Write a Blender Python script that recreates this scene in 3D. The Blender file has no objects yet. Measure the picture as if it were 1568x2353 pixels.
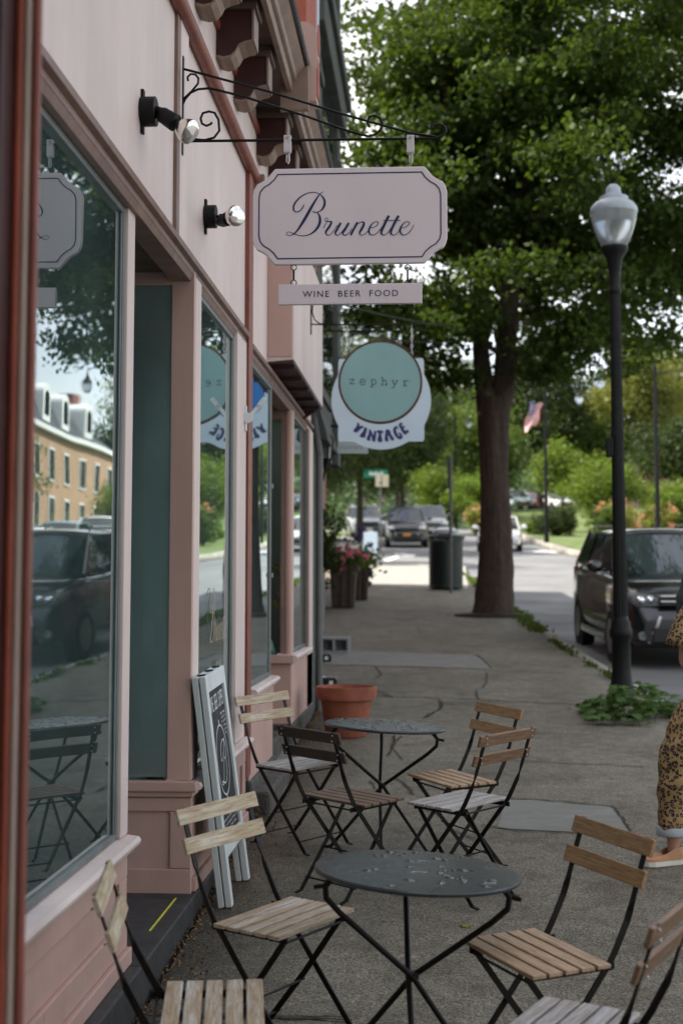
import bpy, math, random
import numpy as np
from mathutils import Vector, Matrix
R = math.radians
PI = math.pi
# ------------------------------------------------------------------ camera, sky, sun
SC = bpy.context.scene
COL = SC.collection
CAM_H = 1.71
PITCH = R(5.0)
FPX = 3267.0 / 2352.0            # focal length in frame heights
YAW = math.atan((985 - 784) / (3267.0 / math.cos(PITCH)))
cam_d = bpy.data.cameras.new('Camera')
cam = bpy.data.objects.new('Camera', cam_d)
COL.objects.link(cam)
cam.location = (0, 0, CAM_H)
cam.rotation_euler = (R(90) + PITCH, 0, YAW)
cam_d.sensor_fit = 'VERTICAL'
cam_d.sensor_height = 36
cam_d.lens = 36 * FPX
cam_d.shift_y = -(1176 - (1340 - 3267 * math.tan(PITCH))) / 2352.0
cam_d.clip_start = 0.05
cam_d.clip_end = 2500
cam_d.dof.use_dof = True
cam_d.dof.focus_distance = 5.9
cam_d.dof.aperture_fstop = 2.8
cam_d.dof.aperture_blades = 9
SC.camera = cam
SC.view_settings.view_transform = 'Standard'
SC.view_settings.look = 'None'
SC.view_settings.exposure = 1.34
SC.view_settings.gamma = 1
SC.cycles.use_denoising = True
SC.cycles.max_bounces = 8
SC.cycles.transparent_max_bounces = 24
SC.cycles.sample_clamp_indirect = 6

SUN_EL = R(54)
SUN_V = Vector((-0.93, 0.22, 0)).normalized() * math.cos(SUN_EL) + Vector((0, 0, math.sin(SUN_EL)))
w = bpy.data.worlds.new('World')
SC.world = w
w.use_nodes = True
nt = w.node_tree
bg = nt.nodes['Background']
sky = nt.nodes.new('ShaderNodeTexSky')
sky.sky_type = 'NISHITA'
sky.sun_disc = False
sky.sun_elevation = SUN_EL
sky.sun_rotation = math.atan2(SUN_V.x, SUN_V.y)
sky.air_density = 1.0
sky.dust_density = 1.5
tc = nt.nodes.new('ShaderNodeTexCoord')
mp = nt.nodes.new('ShaderNodeMapping')
mp.inputs['Scale'].default_value = (1.3, 1.3, 3.0)
nz = nt.nodes.new('ShaderNodeTexNoise')
nz.inputs['Scale'].default_value = 1.7
nz.inputs['Detail'].default_value = 7
nz.inputs['Roughness'].default_value = 0.55
rp = nt.nodes.new('ShaderNodeValToRGB')
rp.color_ramp.elements[0].position = 0.40
rp.color_ramp.elements[0].color = (0.16, 0.16, 0.16, 1)
rp.color_ramp.elements[1].position = 0.68
mx = nt.nodes.new('ShaderNodeMix')
mx.data_type = 'RGBA'
mx.inputs['B'].default_value = (7.1, 6.55, 5.85, 1)
nt.links.new(tc.outputs['Generated'], mp.inputs['Vector'])
nt.links.new(mp.outputs['Vector'], nz.inputs['Vector'])
nt.links.new(nz.outputs['Fac'], rp.inputs['Fac'])
nt.links.new(rp.outputs['Color'], mx.inputs['Factor'])
nt.links.new(sky.outputs['Color'], mx.inputs['A'])
nt.links.new(mx.outputs['Result'], bg.inputs['Color'])
bg.inputs['Strength'].default_value = 0.135

sd = bpy.data.lights.new('Sun', 'SUN')
sd.energy = 4.8
sd.angle = R(0.6)
sd.color = (1.0, 0.94, 0.84)
sun = bpy.data.objects.new('Sun', sd)
COL.objects.link(sun)
sun.rotation_euler = SUN_V.to_track_quat('Z', 'Y').to_euler()

# ------------------------------------------------------------------ ground profile and sight lines
GY = [-80, 0, 18, 24, 33, 46, 61, 80, 120, 200, 420]
GZ = [-3.4, 0, .774, 1.06, 1.58, 2.38, 3.36, 4.5, 6.4, 9, 14]
def g(y): return float(np.interp(y, GY, GZ))
_f = Vector((-math.sin(YAW) * math.cos(PITCH), math.cos(YAW) * math.cos(PITCH), math.sin(PITCH)))
_r = Vector((math.cos(YAW), math.sin(YAW), 0))
_u = _r.cross(_f)
def ray(x, y):
    return _f + _r * ((x - 784) / 3267.0) - _u * ((y - (1340 - 3267 * math.tan(PITCH))) / 3267.0)
def at(x, y, Y):
    """world point seen at photo point (x, y) (1568 wide) on the plane at distance Y"""
    d = ray(x, y)
    return Vector((0, 0, CAM_H)) + d * (Y / d.y)
def gp(x, y, dz=0.0):
    d = ray(x, y); lo, hi = .5, 300
    for _ in range(40):
        m = (lo + hi) / 2
        if CAM_H + d.z / d.y * m > g(m) + dz: lo = m
        else: hi = m
    return Vector((0, 0, CAM_H)) + d * (lo / d.y)

# ------------------------------------------------------------------ mesh helper
class MB:
    def __init__(s): s.v = []; s.f = []
    def add(s, vs, fs):
        o = len(s.v); s.v += [tuple(p) for p in vs]; s.f += [tuple(i + o for i in q) for q in fs]; return s
    def box(s, x0, x1, y0, y1, z0, z1):
        return s.add([(x0,y0,z0),(x1,y0,z0),(x1,y1,z0),(x0,y1,z0),(x0,y0,z1),(x1,y0,z1),(x1,y1,z1),(x0,y1,z1)],
                     [(0,3,2,1),(4,5,6,7),(0,1,5,4),(1,2,6,5),(2,3,7,6),(3,0,4,7)])
    def obox(s, c, size, rot):
        hx, hy, hz = [q / 2 for q in size]
        vs = [Vector(c) + rot @ Vector(p) for p in [(-hx,-hy,-hz),(hx,-hy,-hz),(hx,hy,-hz),(-hx,hy,-hz),(-hx,-hy,hz),(hx,-hy,hz),(hx,hy,hz),(-hx,hy,hz)]]
        return s.add(vs, [(0,3,2,1),(4,5,6,7),(0,1,5,4),(1,2,6,5),(2,3,7,6),(3,0,4,7)])
    def quad(s, a, b, c, d): return s.add([a, b, c, d], [(0, 1, 2, 3)])
    def tube(s, pts, r, n=8, closed=False, caps=True):
        pts = [Vector(p) for p in pts]; m = len(pts)
        rr = r if isinstance(r, (list, tuple)) else [r] * m
        vs = []; up = None
        for i, p in enumerate(pts):
            if closed: t = pts[(i + 1) % m] - pts[i - 1]
            else: t = pts[min(i + 1, m - 1)] - pts[max(i - 1, 0)]
            t.normalize()
            if up is None:
                up = Vector((0, 0, 1)) if abs(t.z) < .9 else Vector((1, 0, 0))
            a = t.cross(up).normalized(); up = a.cross(t).normalized()
            for k in range(n):
                th = 2 * PI * k / n
                vs.append(p + (a * math.cos(th) + up * math.sin(th)) * rr[i])
        fs = []
        for i in range(m if closed else m - 1):
            j = (i + 1) % m
            for k in range(n):
                fs.append((i*n+k, i*n+(k+1)%n, j*n+(k+1)%n, j*n+k))
        if caps and not closed:
            fs.append(tuple(range(n - 1, -1, -1))); fs.append(tuple((m-1)*n+k for k in range(n)))
        return s.add(vs, fs)
    def cyl(s, a, b, r0, r1=None, n=16): return s.tube([a, b], [r0, r0 if r1 is None else r1], n)
    def bar(s, pts, w, t, wd):
        """flat bar through pts; wd = width direction per point"""
        pts = [Vector(p) for p in pts]; m = len(pts); vs = []
        for i, p in enumerate(pts):
            tg = (pts[min(i + 1, m - 1)] - pts[max(i - 1, 0)]).normalized()
            a = Vector(wd[i]); a = (a - tg * a.dot(tg)).normalized(); b = tg.cross(a)
            for q, e in ((-1,-1),(1,-1),(1,1),(-1,1)): vs.append(p + a * q * w / 2 + b * e * t / 2)
        fs = [(3,2,1,0), tuple(4*(m-1)+k for k in range(4))]
        for i in range(m - 1):
            for k in range(4): fs.append((4*i+k, 4*i+(k+1)%4, 4*i+4+(k+1)%4, 4*i+4+k))
        return s.add(vs, fs)
    def lathe(s, prof, c=(0,0,0), n=24, sx=1.0, sy=1.0):
        vs = []
        for r, z in prof:
            for k in range(n):
                th = 2*PI*k/n; vs.append((c[0]+r*sx*math.cos(th), c[1]+r*sy*math.sin(th), c[2]+z))
        fs = [(i*n+k, i*n+(k+1)%n, (i+1)*n+(k+1)%n, (i+1)*n+k) for i in range(len(prof)-1) for k in range(n)]
        fs.append(tuple(range(n-1,-1,-1))); fs.append(tuple((len(prof)-1)*n+k for k in range(n)))
        return s.add(vs, fs)
    def prism(s, poly, fa, fb):
        """poly of 2D points; fa/fb map 2D -> front/back 3D"""
        n = len(poly)
        vs = [fa(*p) for p in poly] + [fb(*p) for p in poly]
        return s.add(vs, [tuple(range(n)), tuple(range(2*n-1, n-1, -1))] + [(i, i+n, (i+1)%n+n, (i+1)%n) for i in range(n)])
    def extr(s, poly, y0, y1):
        """profile (x, z) swept along y"""
        return s.prism(poly, lambda x, z: (x, y0, z), lambda x, z: (x, y1, z))
    def sphere(s, c, r, n=12, m=8):
        if not isinstance(r, (tuple, list)): r = (r, r, r)
        vs = []
        for i in range(1, m):
            ph = PI*i/m
            for k in range(n):
                th = 2*PI*k/n
                vs.append((c[0]+r[0]*math.sin(ph)*math.cos(th), c[1]+r[1]*math.sin(ph)*math.sin(th), c[2]+r[2]*math.cos(ph)))
        vs += [(c[0],c[1],c[2]+r[2]), (c[0],c[1],c[2]-r[2])]
        t = (m-1)*n; fs = []
        for i in range(m-2):
            for k in range(n): fs.append((i*n+k, (i+1)*n+k, (i+1)*n+(k+1)%n, i*n+(k+1)%n))
        for k in range(n):
            fs.append((t, k, (k+1)%n)); fs.append((t+1, (m-2)*n+(k+1)%n, (m-2)*n+k))
        return s.add(vs, fs)
    def ribbon(s, pts, mapf, sm=5, dz=0.0):
        """pts = (x, y, width) strokes smoothed by Catmull-Rom; mapf(x, y) -> 3D"""
        P = [Vector(p) for p in pts]; Q = []
        for i in range(len(P) - 1):
            p0, p1, p2, p3 = P[max(i-1,0)], P[i], P[i+1], P[min(i+2,len(P)-1)]
            for k in range(sm):
                t = k / sm
                Q.append(.5*((2*p1)+(p2-p0)*t+(2*p0-5*p1+4*p2-p3)*t*t+(3*p1-p0-3*p2+p3)*t**3))
        Q.append(P[-1]); vs = []
        for i, q in enumerate(Q):
            t = (Q[min(i+1,len(Q)-1)] - Q[max(i-1,0)]); t = Vector((t.x, t.y)).normalized()
            n = Vector((-t.y, t.x)) * max(q.z, .5) / 2
            vs += [mapf(q.x+n.x, q.y+n.y), mapf(q.x-n.x, q.y-n.y)]
        return s.add(vs, [(2*i, 2*i+1, 2*i+3, 2*i+2) for i in range(len(Q)-1)])
    def text(s, txt, mapf, w_, h_, sp=1.0):
        """built-in sans text laid in the box 0..w_, 0..h_ of mapf"""
        c = bpy.data.curves.new('t', 'FONT'); c.body = txt; c.size = 1; c.space_character = sp; c.resolution_u = 3
        o = bpy.data.objects.new('t', c); COL.objects.link(o)
        bpy.context.view_layer.update()
        me = bpy.data.meshes.new_from_object(o.evaluated_get(bpy.context.evaluated_depsgraph_get()))
        xs = [v.co.x for v in me.vertices]; ys = [v.co.y for v in me.vertices]
        x0, x1, y0, y1 = min(xs), max(xs), min(ys), max(ys)
        s.add([mapf((v.co.x-x0)/(x1-x0)*w_, (v.co.y-y0)/(y1-y0)*h_) for v in me.vertices], [tuple(p.vertices) for p in me.polygons])
        bpy.data.objects.remove(o); bpy.data.curves.remove(c); bpy.data.meshes.remove(me)
        return s
    def build(s, name, m, parent=None, smooth=None, bev=0, sub=0):
        me = bpy.data.meshes.new(name); me.from_pydata(s.v, [], s.f); me.validate(); me.update()
        o = bpy.data.objects.new(name, me); COL.objects.link(o)
        if m: me.materials.append(m)
        if smooth is not None:
            me.polygons.foreach_set('use_smooth', [True]*len(me.polygons)); me.set_sharp_from_angle(angle=R(smooth))
        if bev:
            b = o.modifiers.new('b', 'BEVEL'); b.width = bev; b.segments = 2; b.limit_method = 'ANGLE'; b.angle_limit = R(40)
        if sub:
            b = o.modifiers.new('s', 'SUBSURF'); b.levels = sub; b.render_levels = sub
        attach(o, parent)
        return o
WL = {}
def attach(o, parent):
    if parent is None: return
    o.parent = parent
    off = WL.get(parent.name)
    if off is not None: o.location = -off
def thing(name, label, cat, loc=(0,0,0), group=None, local=False, rot=None):
    o = bpy.data.objects.new(name, None); COL.objects.link(o); o.location = loc; o.empty_display_size = .1
    o['label'] = label; o['category'] = cat
    if group: o['group'] = group
    if rot is not None: o.rotation_euler = rot
    if not local: WL[o.name] = Vector(loc)
    return o
def tag(o, label, cat, group=None):
    o['label'] = label; o['category'] = cat
    if group: o['group'] = group
    return o
def kind(o, k='structure'): o['kind'] = k; return o
def slope(y): return math.atan2(g(y + .5) - g(y - .5), 1.0)
def grot(y, yaw): return (Matrix.Rotation(slope(y), 3, 'X') @ Matrix.Rotation(yaw, 3, 'Z')).to_euler()
def copy_tree(o, parent=None):
    c = o.copy(); COL.objects.link(c)
    if parent: c.parent = parent
    for ch in list(o.children): copy_tree(ch, c)
    return c

# ------------------------------------------------------------------ materials
def N(nt, t, **kw):
    n = nt.nodes.new(t)
    for k, v in kw.items():
        if k in n.inputs: n.inputs[k].default_value = v
        else: setattr(n, k, v)
    return n
def base(name, col, rough=.6, metal=0.0, spec=.5):
    m = bpy.data.materials.new(name); m.use_nodes = True; t = m.node_tree; b = t.nodes['Principled BSDF']
    b.inputs['Base Color'].default_value = (*col, 1); b.inputs['Roughness'].default_value = rough
    b.inputs['Metallic'].default_value = metal; b.inputs['Specular IOR Level'].default_value = spec
    return m, t, b
def ramp(t, fac, stops):
    r = t.nodes.new('ShaderNodeValToRGB'); e = r.color_ramp.elements
    while len(e) < len(stops): e.new(.5)
    for q, (p, c) in zip(e, stops): q.position = p; q.color = (*c, 1) if len(c) == 3 else c
    t.links.new(fac, r.inputs['Fac']); return r.outputs['Color']
def noise(t, scale, detail=4, rough=.55, stretch=(1,1,1), obj=True, dist=0):
    tc = t.nodes.new('ShaderNodeTexCoord'); mp = t.nodes.new('ShaderNodeMapping'); mp.inputs['Scale'].default_value = stretch
    n = N(t, 'ShaderNodeTexNoise', Scale=scale, Detail=detail, Roughness=rough, Distortion=dist)
    t.links.new(tc.outputs['Object'], mp.inputs['Vector']); t.links.new(mp.outputs['Vector'], n.inputs['Vector'])
    return n.outputs['Fac']
def mixc(t, fac, a, b, mode='MIX'):
    m = t.nodes.new('ShaderNodeMix'); m.data_type = 'RGBA'; m.blend_type = mode
    if isinstance(fac, (int, float)): m.inputs['Factor'].default_value = fac
    else: t.links.new(fac, m.inputs['Factor'])
    for k, v in (('A', a), ('B', b)):
        if isinstance(v, tuple): m.inputs[k].default_value = (*v, 1)
        else: t.links.new(v, m.inputs[k])
    return m.outputs['Result']
def bump(t, b, h, strength=.3, dist=.01):
    n = N(t, 'ShaderNodeBump', Strength=strength, Distance=dist); t.links.new(h, n.inputs['Height']); t.links.new(n.outputs['Normal'], b.inputs['Normal'])
def varied(name, col, rough=.6, amt=.25, scale=6, stretch=(1,1,1), bmp=.15, metal=0.0, chips=None, chipamt=.66, fine=90, bdist=.004):
    """paint / stone / metal with soft blotches, fine grain and optional chips of another colour"""
    m, t, b = base(name, col, rough, metal)
    lo = tuple(c*(1-amt) for c in col); hi = tuple(min(1, c*(1+amt*.6)) for c in col)
    c = ramp(t, noise(t, scale, 6, .6, stretch), [(.3, lo), (.7, hi)])
    if chips:
        k = ramp(t, noise(t, scale*4.5, 6, .7, stretch), [(chipamt, (0,0,0)), (chipamt+.03, (1,1,1))])
        c = mixc(t, k, c, chips)
    if chips:
        sk = ramp(t, noise(t, 7, 6, .7, (1,1,.07)), [(.46, (1,1,1)), (.66, (.80,.77,.73))]); c = mixc(t, .22, c, sk, 'MULTIPLY')
    t.links.new(c, b.inputs['Base Color'])
    rg = ramp(t, noise(t, scale*2.3, 4), [(.3, (rough*.8,)*3), (.7, (min(1, rough*1.2),)*3)])
    t.links.new(rg, b.inputs['Roughness'])
    bump(t, b, noise(t, fine, 4, .6, stretch), bmp, bdist)
    return m
def flat(name, col, rough=.5, metal=0.0, spec=.5): return base(name, col, rough, metal, spec)[0]
M = {}
M['fascia'] = varied('pale_pink_paint', (.65,.545,.505), .55, .12, 2.2, (1,1,.35), .12, chips=(.34,.22,.18), chipamt=.72)
M['pink'] = varied('pink_paint', (.51,.335,.285), .5, .15, 2.5, (1,1,.4), .14, chips=(.26,.15,.12), chipamt=.70)
M['brownpink'] = varied('brown_pink_trim_paint', (.215,.135,.11), .5, .22, 5, (1,1,1), .15, chips=(.10,.06,.05), chipamt=.70)
M['beige'] = varied('beige_trim_paint', (.25,.175,.135), .55, .2, 5, (1,1,1), .15)
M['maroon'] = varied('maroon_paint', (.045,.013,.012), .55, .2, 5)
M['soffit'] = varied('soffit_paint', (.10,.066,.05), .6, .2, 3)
M['redtrim'] = varied('red_brown_trim_paint', (.22,.062,.042), .45, .25, 6, chips=(.40,.28,.24), chipamt=.72)
M['orangered'] = varied('orange_red_paint', (.33,.075,.04), .5, .2, 7)
M['cream'] = varied('cream_paint', (.52,.42,.36), .5, .12, 7)
M['black_iron'] = varied('black_iron', (.008,.008,.008), .5, .3, 20, bmp=.2)
M['iron_frame'] = varied('black_powder_coat', (.008,.007,.006), .48, .3, 30, bmp=.08, chips=(.10,.05,.025), chipamt=.74)
M['slab'] = varied('slate_step_stone', (.030,.032,.034), .55, .35, 5, bmp=.35)
M['roughstone'] = varied('rough_foundation_stone', (.075,.070,.062), .85, .45, 6, bmp=.9, fine=25, bdist=.03)
M['darkstone'] = varied('dark_grey_stone', (.060,.068,.060), .8, .3, 2, (1,1,.5), .4)
M['signwhite'] = varied('sign_white_paint', (.74,.655,.68), .38, .05, 2.5, (1,1,.4), .05)
M['navy'] = flat('navy_sign_paint', (.012,.022,.085), .4)
M['navy2'] = flat('indigo_sign_paint', (.022,.022,.13), .4)
M['greyshadow'] = flat('grey_sign_paint', (.13,.14,.19), .5)
M['zephyr'] = varied('aqua_sign_paint', (.25,.43,.43), .45, .10, 3, (1,1,.4), .05)
M['zrim'] = varied('brown_sign_rim', (.085,.032,.02), .45, .2, 8)
M['vwhite'] = varied('cool_white_sign_paint', (.55,.66,.74), .45, .05, 3)
M['ink'] = flat('dark_lettering', (.025,.035,.035), .5)
M['steel'] = flat('galvanised_steel', (.55,.55,.55), .3, 1.0)
M['whiteclip'] = varied('white_painted_steel', (.60,.56,.57), .45, .1, 30)
M['asphalt'] = varied('asphalt', (.135,.138,.14), .8, .35, .35, bmp=.4, fine=70, bdist=.01)
M['kerb'] = varied('kerb_concrete', (.24,.23,.20), .85, .25, 3, bmp=.5)
M['roadpaint'] = varied('road_marking_paint', (.62,.62,.60), .7, .2, 3)
M['soil'] = varied('dark_soil', (.045,.03,.02), .95, .4, 5, bmp=.8, fine=40, bdist=.02)
M['grass'] = varied('lawn_grass', (.085,.125,.025), .8, .35, 1.2, bmp=.8, fine=30, bdist=.03)
M['terracotta'] = varied('terracotta', (.26,.08,.042), .8, .3, 7, bmp=.2, chips=(.36,.2,.14), chipamt=.70)
M['cinder'] = varied('grey_concrete_block', (.24,.255,.255), .9, .15, 12, bmp=.6)
M['blackplastic'] = varied('black_plastic', (.012,.012,.013), .35, .2, 10)
M['lampblack'] = varied('black_green_lamp_paint', (.007,.008,.008), .5, .3, 6, bmp=.15, chips=(.2,.2,.2), chipamt=.80)
M['bark'] = varied('tree_bark', (.055,.036,.026), .95, .5, 5, (3,3,.5), 1.0, fine=9, bdist=.05)
M['bark2'] = varied('far_tree_bark', (.04,.03,.022), .95, .4, 2, (3,3,.5), .5)
M['bin'] = varied('dark_green_steel', (.008,.026,.022), .4, .25, 5)
M['meter'] = varied('dark_meter_paint', (.03,.035,.04), .35, .2, 9)
M['galv'] = varied('grey_steel_post', (.10,.105,.10), .55, .2, 9)
M['plantbox'] = varied('weathered_wood_planter', (.07,.048,.036), .8, .3, 7, (3,3,.7), .4)
M['rubber'] = flat('tyre_rubber', (.012,.012,.012), .8)
M['chrome'] = flat('chrome', (.8,.82,.85), .12, 1.0)
M['rim'] = flat('alloy_rim', (.35,.36,.37), .3, 1.0)
M['plateo'] = flat('orange_licence_plate', (.65,.28,.02), .5)
M['brickochre'] = varied('ochre_brick', (.38,.245,.155), .85, .15, 1.5)
M['slate'] = varied('roof_slate', (.045,.052,.06), .7, .25, 1.2)
M['redroof'] = varied('red_roof', (.20,.07,.05), .8, .2, 2)
M['whitetrim'] = flat('white_trim', (.72,.73,.72), .5)
M['pinkhouse'] = varied('pink_brick', (.52,.30,.24), .8, .15, 2)
M['teal_backing'] = varied('teal_glass_backing', (.56,.64,.66), .5, .4, 1.3, (1,1,.6))  # teal tone stands in for what the recessed pane reflects
M['room'] = varied('dark_room_paint', (.30,.38,.36), .8, .3, 1.5)
M['winframe'] = varied('grey_green_window_frame', (.13,.15,.145), .45, .2, 5)
M['palepanel'] = varied('pale_teal_inner_panel', (.34,.44,.43), .7, .2, 1.5)
M['roomgreen'] = varied('pale_green_interior', (.17,.24,.205), .7, .15, 2)
M['interiorwood'] = varied('interior_wood', (.14,.085,.04), .6, .3, 6)
M['yellowtape'] = varied('yellow_tape', (.62,.60,.05), .5, .2, 40)
M['skin'] = base('skin', (.50,.27,.185), .5)[0]
M['hair'] = varied('brown_hair', (.05,.028,.018), .5, .4, 12, (1,1,.2))
M['tan'] = varied('tan_leather', (.46,.235,.12), .5, .15, 14)
M['sole'] = flat('white_rubber_sole', (.66,.66,.58), .6)
M['denim'] = varied('pale_denim_cuff', (.42,.46,.50), .9, .2, 120)
M['purpleleaf'] = flat('dry_red_flower', (.16,.03,.03), .7)
M['board'] = varied('chalkboard', (.010,.011,.012), .65, .4, 4)
M['chalk'] = flat('white_chalk', (.62,.66,.68), .9)
M['rust'] = varied('rusty_chain', (.13,.06,.03), .6, .4, 60)
M['frame_paint'] = varied('peeling_pale_blue_paint', (.60,.655,.66), .6, .10, 8, (1,1,.35), .25, chips=(.30,.16,.07), chipamt=.665, fine=150)
M['bedstone'] = varied('pale_kerb_stones', (.25,.235,.20), .85, .5, 1.2, bmp=.6)

for _k in ('black_iron','iron_frame','lampblack'): M[_k].node_tree.nodes['Principled BSDF'].inputs['Specular IOR Level'].default_value = .22
def wood(name, c1, c2, white=0.0, wcol=(.62,.60,.55), dirt=(.10,.06,.035)):
    m, t, b = base(name, c1, .55)
    gr = noise(t, 4, 8, .65, (3, 55, 40), dist=.6)
    c = ramp(t, gr, [(.30, dirt), (.46, c1), (.68, c2)])
    if white > 0:
        k = ramp(t, noise(t, 5, 9, .72, (1.0, 9, 9), dist=.4), [(.58-white*.25, (0,0,0)), (.78-white*.25, (.9,.9,.9))])
        c = mixc(t, k, c, wcol)
        k2 = ramp(t, noise(t, 14, 8, .7, (1, 14, 14)), [(.56, (0,0,0)), (.66, (.85,.85,.85))])
        c = mixc(t, k2, c, c1)
    t.links.new(c, b.inputs['Base Color'])
    bump(t, b, gr, .35, .002)
    return m
W = {
 'honey': wood('honey_brown_slats', (.30,.165,.075), (.44,.27,.13)),
 'honeyseat': wood('worn_honey_seat_slats', (.36,.235,.14), (.52,.38,.25)),
 'dark': wood('dark_brown_slats', (.05,.028,.018), (.095,.055,.034)),
 'darkseat': wood('dark_brown_seat_slats', (.115,.07,.045), (.20,.13,.085)),
 'grey': wood('silvered_seat_slats', (.27,.23,.20), (.40,.38,.36), .55, (.50,.52,.54)),
 'weather': wood('weathered_back_slats', (.33,.25,.15), (.47,.38,.25), .34, (.60,.57,.48)),
 'weatherseat': wood('weathered_seat_slats', (.31,.215,.13), (.46,.36,.25), .50, (.58,.56,.52), dirt=(.16,.08,.03)),
 'brown': wood('brown_back_slats', (.17,.10,.06), (.29,.185,.11)),
}

def leaf_mat(name, col, trans=.35, var=.5):
    m = bpy.data.materials.new(name); m.use_nodes = True; t = m.node_tree; t.nodes.remove(t.nodes['Principled BSDF'])
    out = t.nodes['Material Output']
    c = ramp(t, noise(t, 1.6, 3), [(.32, tuple(q*(1-var) for q in col)), (.68, tuple(q*(1+var) for q in col))])
    d = N(t, 'ShaderNodeBsdfDiffuse'); tr = N(t, 'ShaderNodeBsdfTranslucent'); gl = N(t, 'ShaderNodeBsdfGlossy', Roughness=.45)
    yc = mixc(t, .5, c, (col[0]*2.2, col[1]*1.9, col[2]*.7))
    t.links.new(c, d.inputs['Color']); t.links.new(yc, tr.inputs['Color'])
    a = N(t, 'ShaderNodeMixShader', Fac=trans); t.links.new(d.outputs[0], a.inputs[1]); t.links.new(tr.outputs[0], a.inputs[2])
    b = N(t, 'ShaderNodeMixShader', Fac=.018); t.links.new(a.outputs[0], b.inputs[1]); t.links.new(gl.outputs[0], b.inputs[2])
    t.links.new(b.outputs[0], out.inputs['Surface']); return m
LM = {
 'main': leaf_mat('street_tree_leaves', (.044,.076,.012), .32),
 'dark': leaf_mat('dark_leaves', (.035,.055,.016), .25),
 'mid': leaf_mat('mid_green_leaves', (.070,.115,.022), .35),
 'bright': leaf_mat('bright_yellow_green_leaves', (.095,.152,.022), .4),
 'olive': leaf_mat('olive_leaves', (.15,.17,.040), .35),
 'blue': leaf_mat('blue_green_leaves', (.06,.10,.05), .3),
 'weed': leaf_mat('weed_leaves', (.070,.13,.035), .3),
 'pinkf': leaf_mat('pink_flowers', (.62,.20,.33), .3, .3),
 'peach': leaf_mat('peach_flowers', (.55,.26,.19), .3, .3),
 'purple': leaf_mat('purple_flowers', (.07,.05,.16), .3, .3),
 'redf': leaf_mat('red_flowers', (.45,.06,.02), .3, .3),
}

def glass_mat(name, tint=(.60,.72,.70), boost=1.0, wav=.012, haze_film=0.0):
    m = bpy.data.materials.new(name); m.use_nodes = True; t = m.node_tree; t.nodes.remove(t.nodes['Principled BSDF'])
    out = t.nodes['Material Output']
    fr = N(t, 'ShaderNodeFresnel', IOR=1.5); mul = N(t, 'ShaderNodeMath', operation='MULTIPLY', use_clamp=True); mul.inputs[1].default_value = boost
    tr = N(t, 'ShaderNodeBsdfTransparent'); tr.inputs['Color'].default_value = (*tint, 1)
    gl = N(t, 'ShaderNodeBsdfGlossy', Roughness=.0); gl.inputs['Color'].default_value = (.86,.97,1.0,1)
    bp = N(t, 'ShaderNodeBump', Strength=wav, Distance=.02); t.links.new(noise(t, 1.3, 1), bp.inputs['Height'])
    t.links.new(bp.outputs[0], gl.inputs['Normal'])
    mxs = N(t, 'ShaderNodeMixShader')
    t.links.new(fr.outputs[0], mul.inputs[0]); t.links.new(mul.outputs[0], mxs.inputs[0]); t.links.new(tr.outputs[0], mxs.inputs[1]); t.links.new(gl.outputs[0], mxs.inputs[2])
    if haze_film:  # smudged film doubling as painted haze that lifts the dark panes
        df = N(t, 'ShaderNodeBsdfDiffuse'); df.inputs['Color'].default_value = (.50,.66,.64,1); m2 = N(t, 'ShaderNodeMixShader')
        k = ramp(t, noise(t, 2.2, 6, .6, (1,1,.6)), [(.3, (haze_film*.6,)*3), (.7, (haze_film*1.5,)*3)])
        t.links.new(k, m2.inputs[0]); t.links.new(mxs.outputs[0], m2.inputs[1]); t.links.new(df.outputs[0], m2.inputs[2]); mxs = m2
    t.links.new(mxs.outputs[0], out.inputs['Surface']); return m
M['glass'] = glass_mat('shop_window_glass', (.86,.94,.93), 1.8, .05, .028)
M['glass_clear'] = glass_mat('clear_glass', (.85,.92,.90), 1.0, 0.0)
M['carglass'] = flat('dark_car_glass', (.012,.018,.020), .03, 0, 1.0)
M['bulb'] = flat('silvered_bulb', (.85,.83,.78), .12, 1.0)
M['globe'] = None
def globe_mat():
    m, t, b = base('frosted_lamp_globe', (.62,.68,.70), .2); b.inputs['Transmission Weight'].default_value = .8
    b.inputs['Roughness'].default_value = .22; return m
M['globe'] = globe_mat()
M['lampcap'] = varied('pale_grey_lamp_cap', (.33,.39,.42), .22, .2, 4)
def carpaint(name, col, rough=.25):
    m, t, b = base(name, col, rough); b.inputs['Coat Weight'].default_value = 1.0; b.inputs['Coat Roughness'].default_value = .04; return m
M['wetblack'] = flat('standing_water', (.02,.025,.028), .03, 0, 1.0)
M['tabletop'] = varied('dark_grey_table_paint', (.030,.036,.038), .30, .15, 6, bmp=.06, fine=200)

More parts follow.
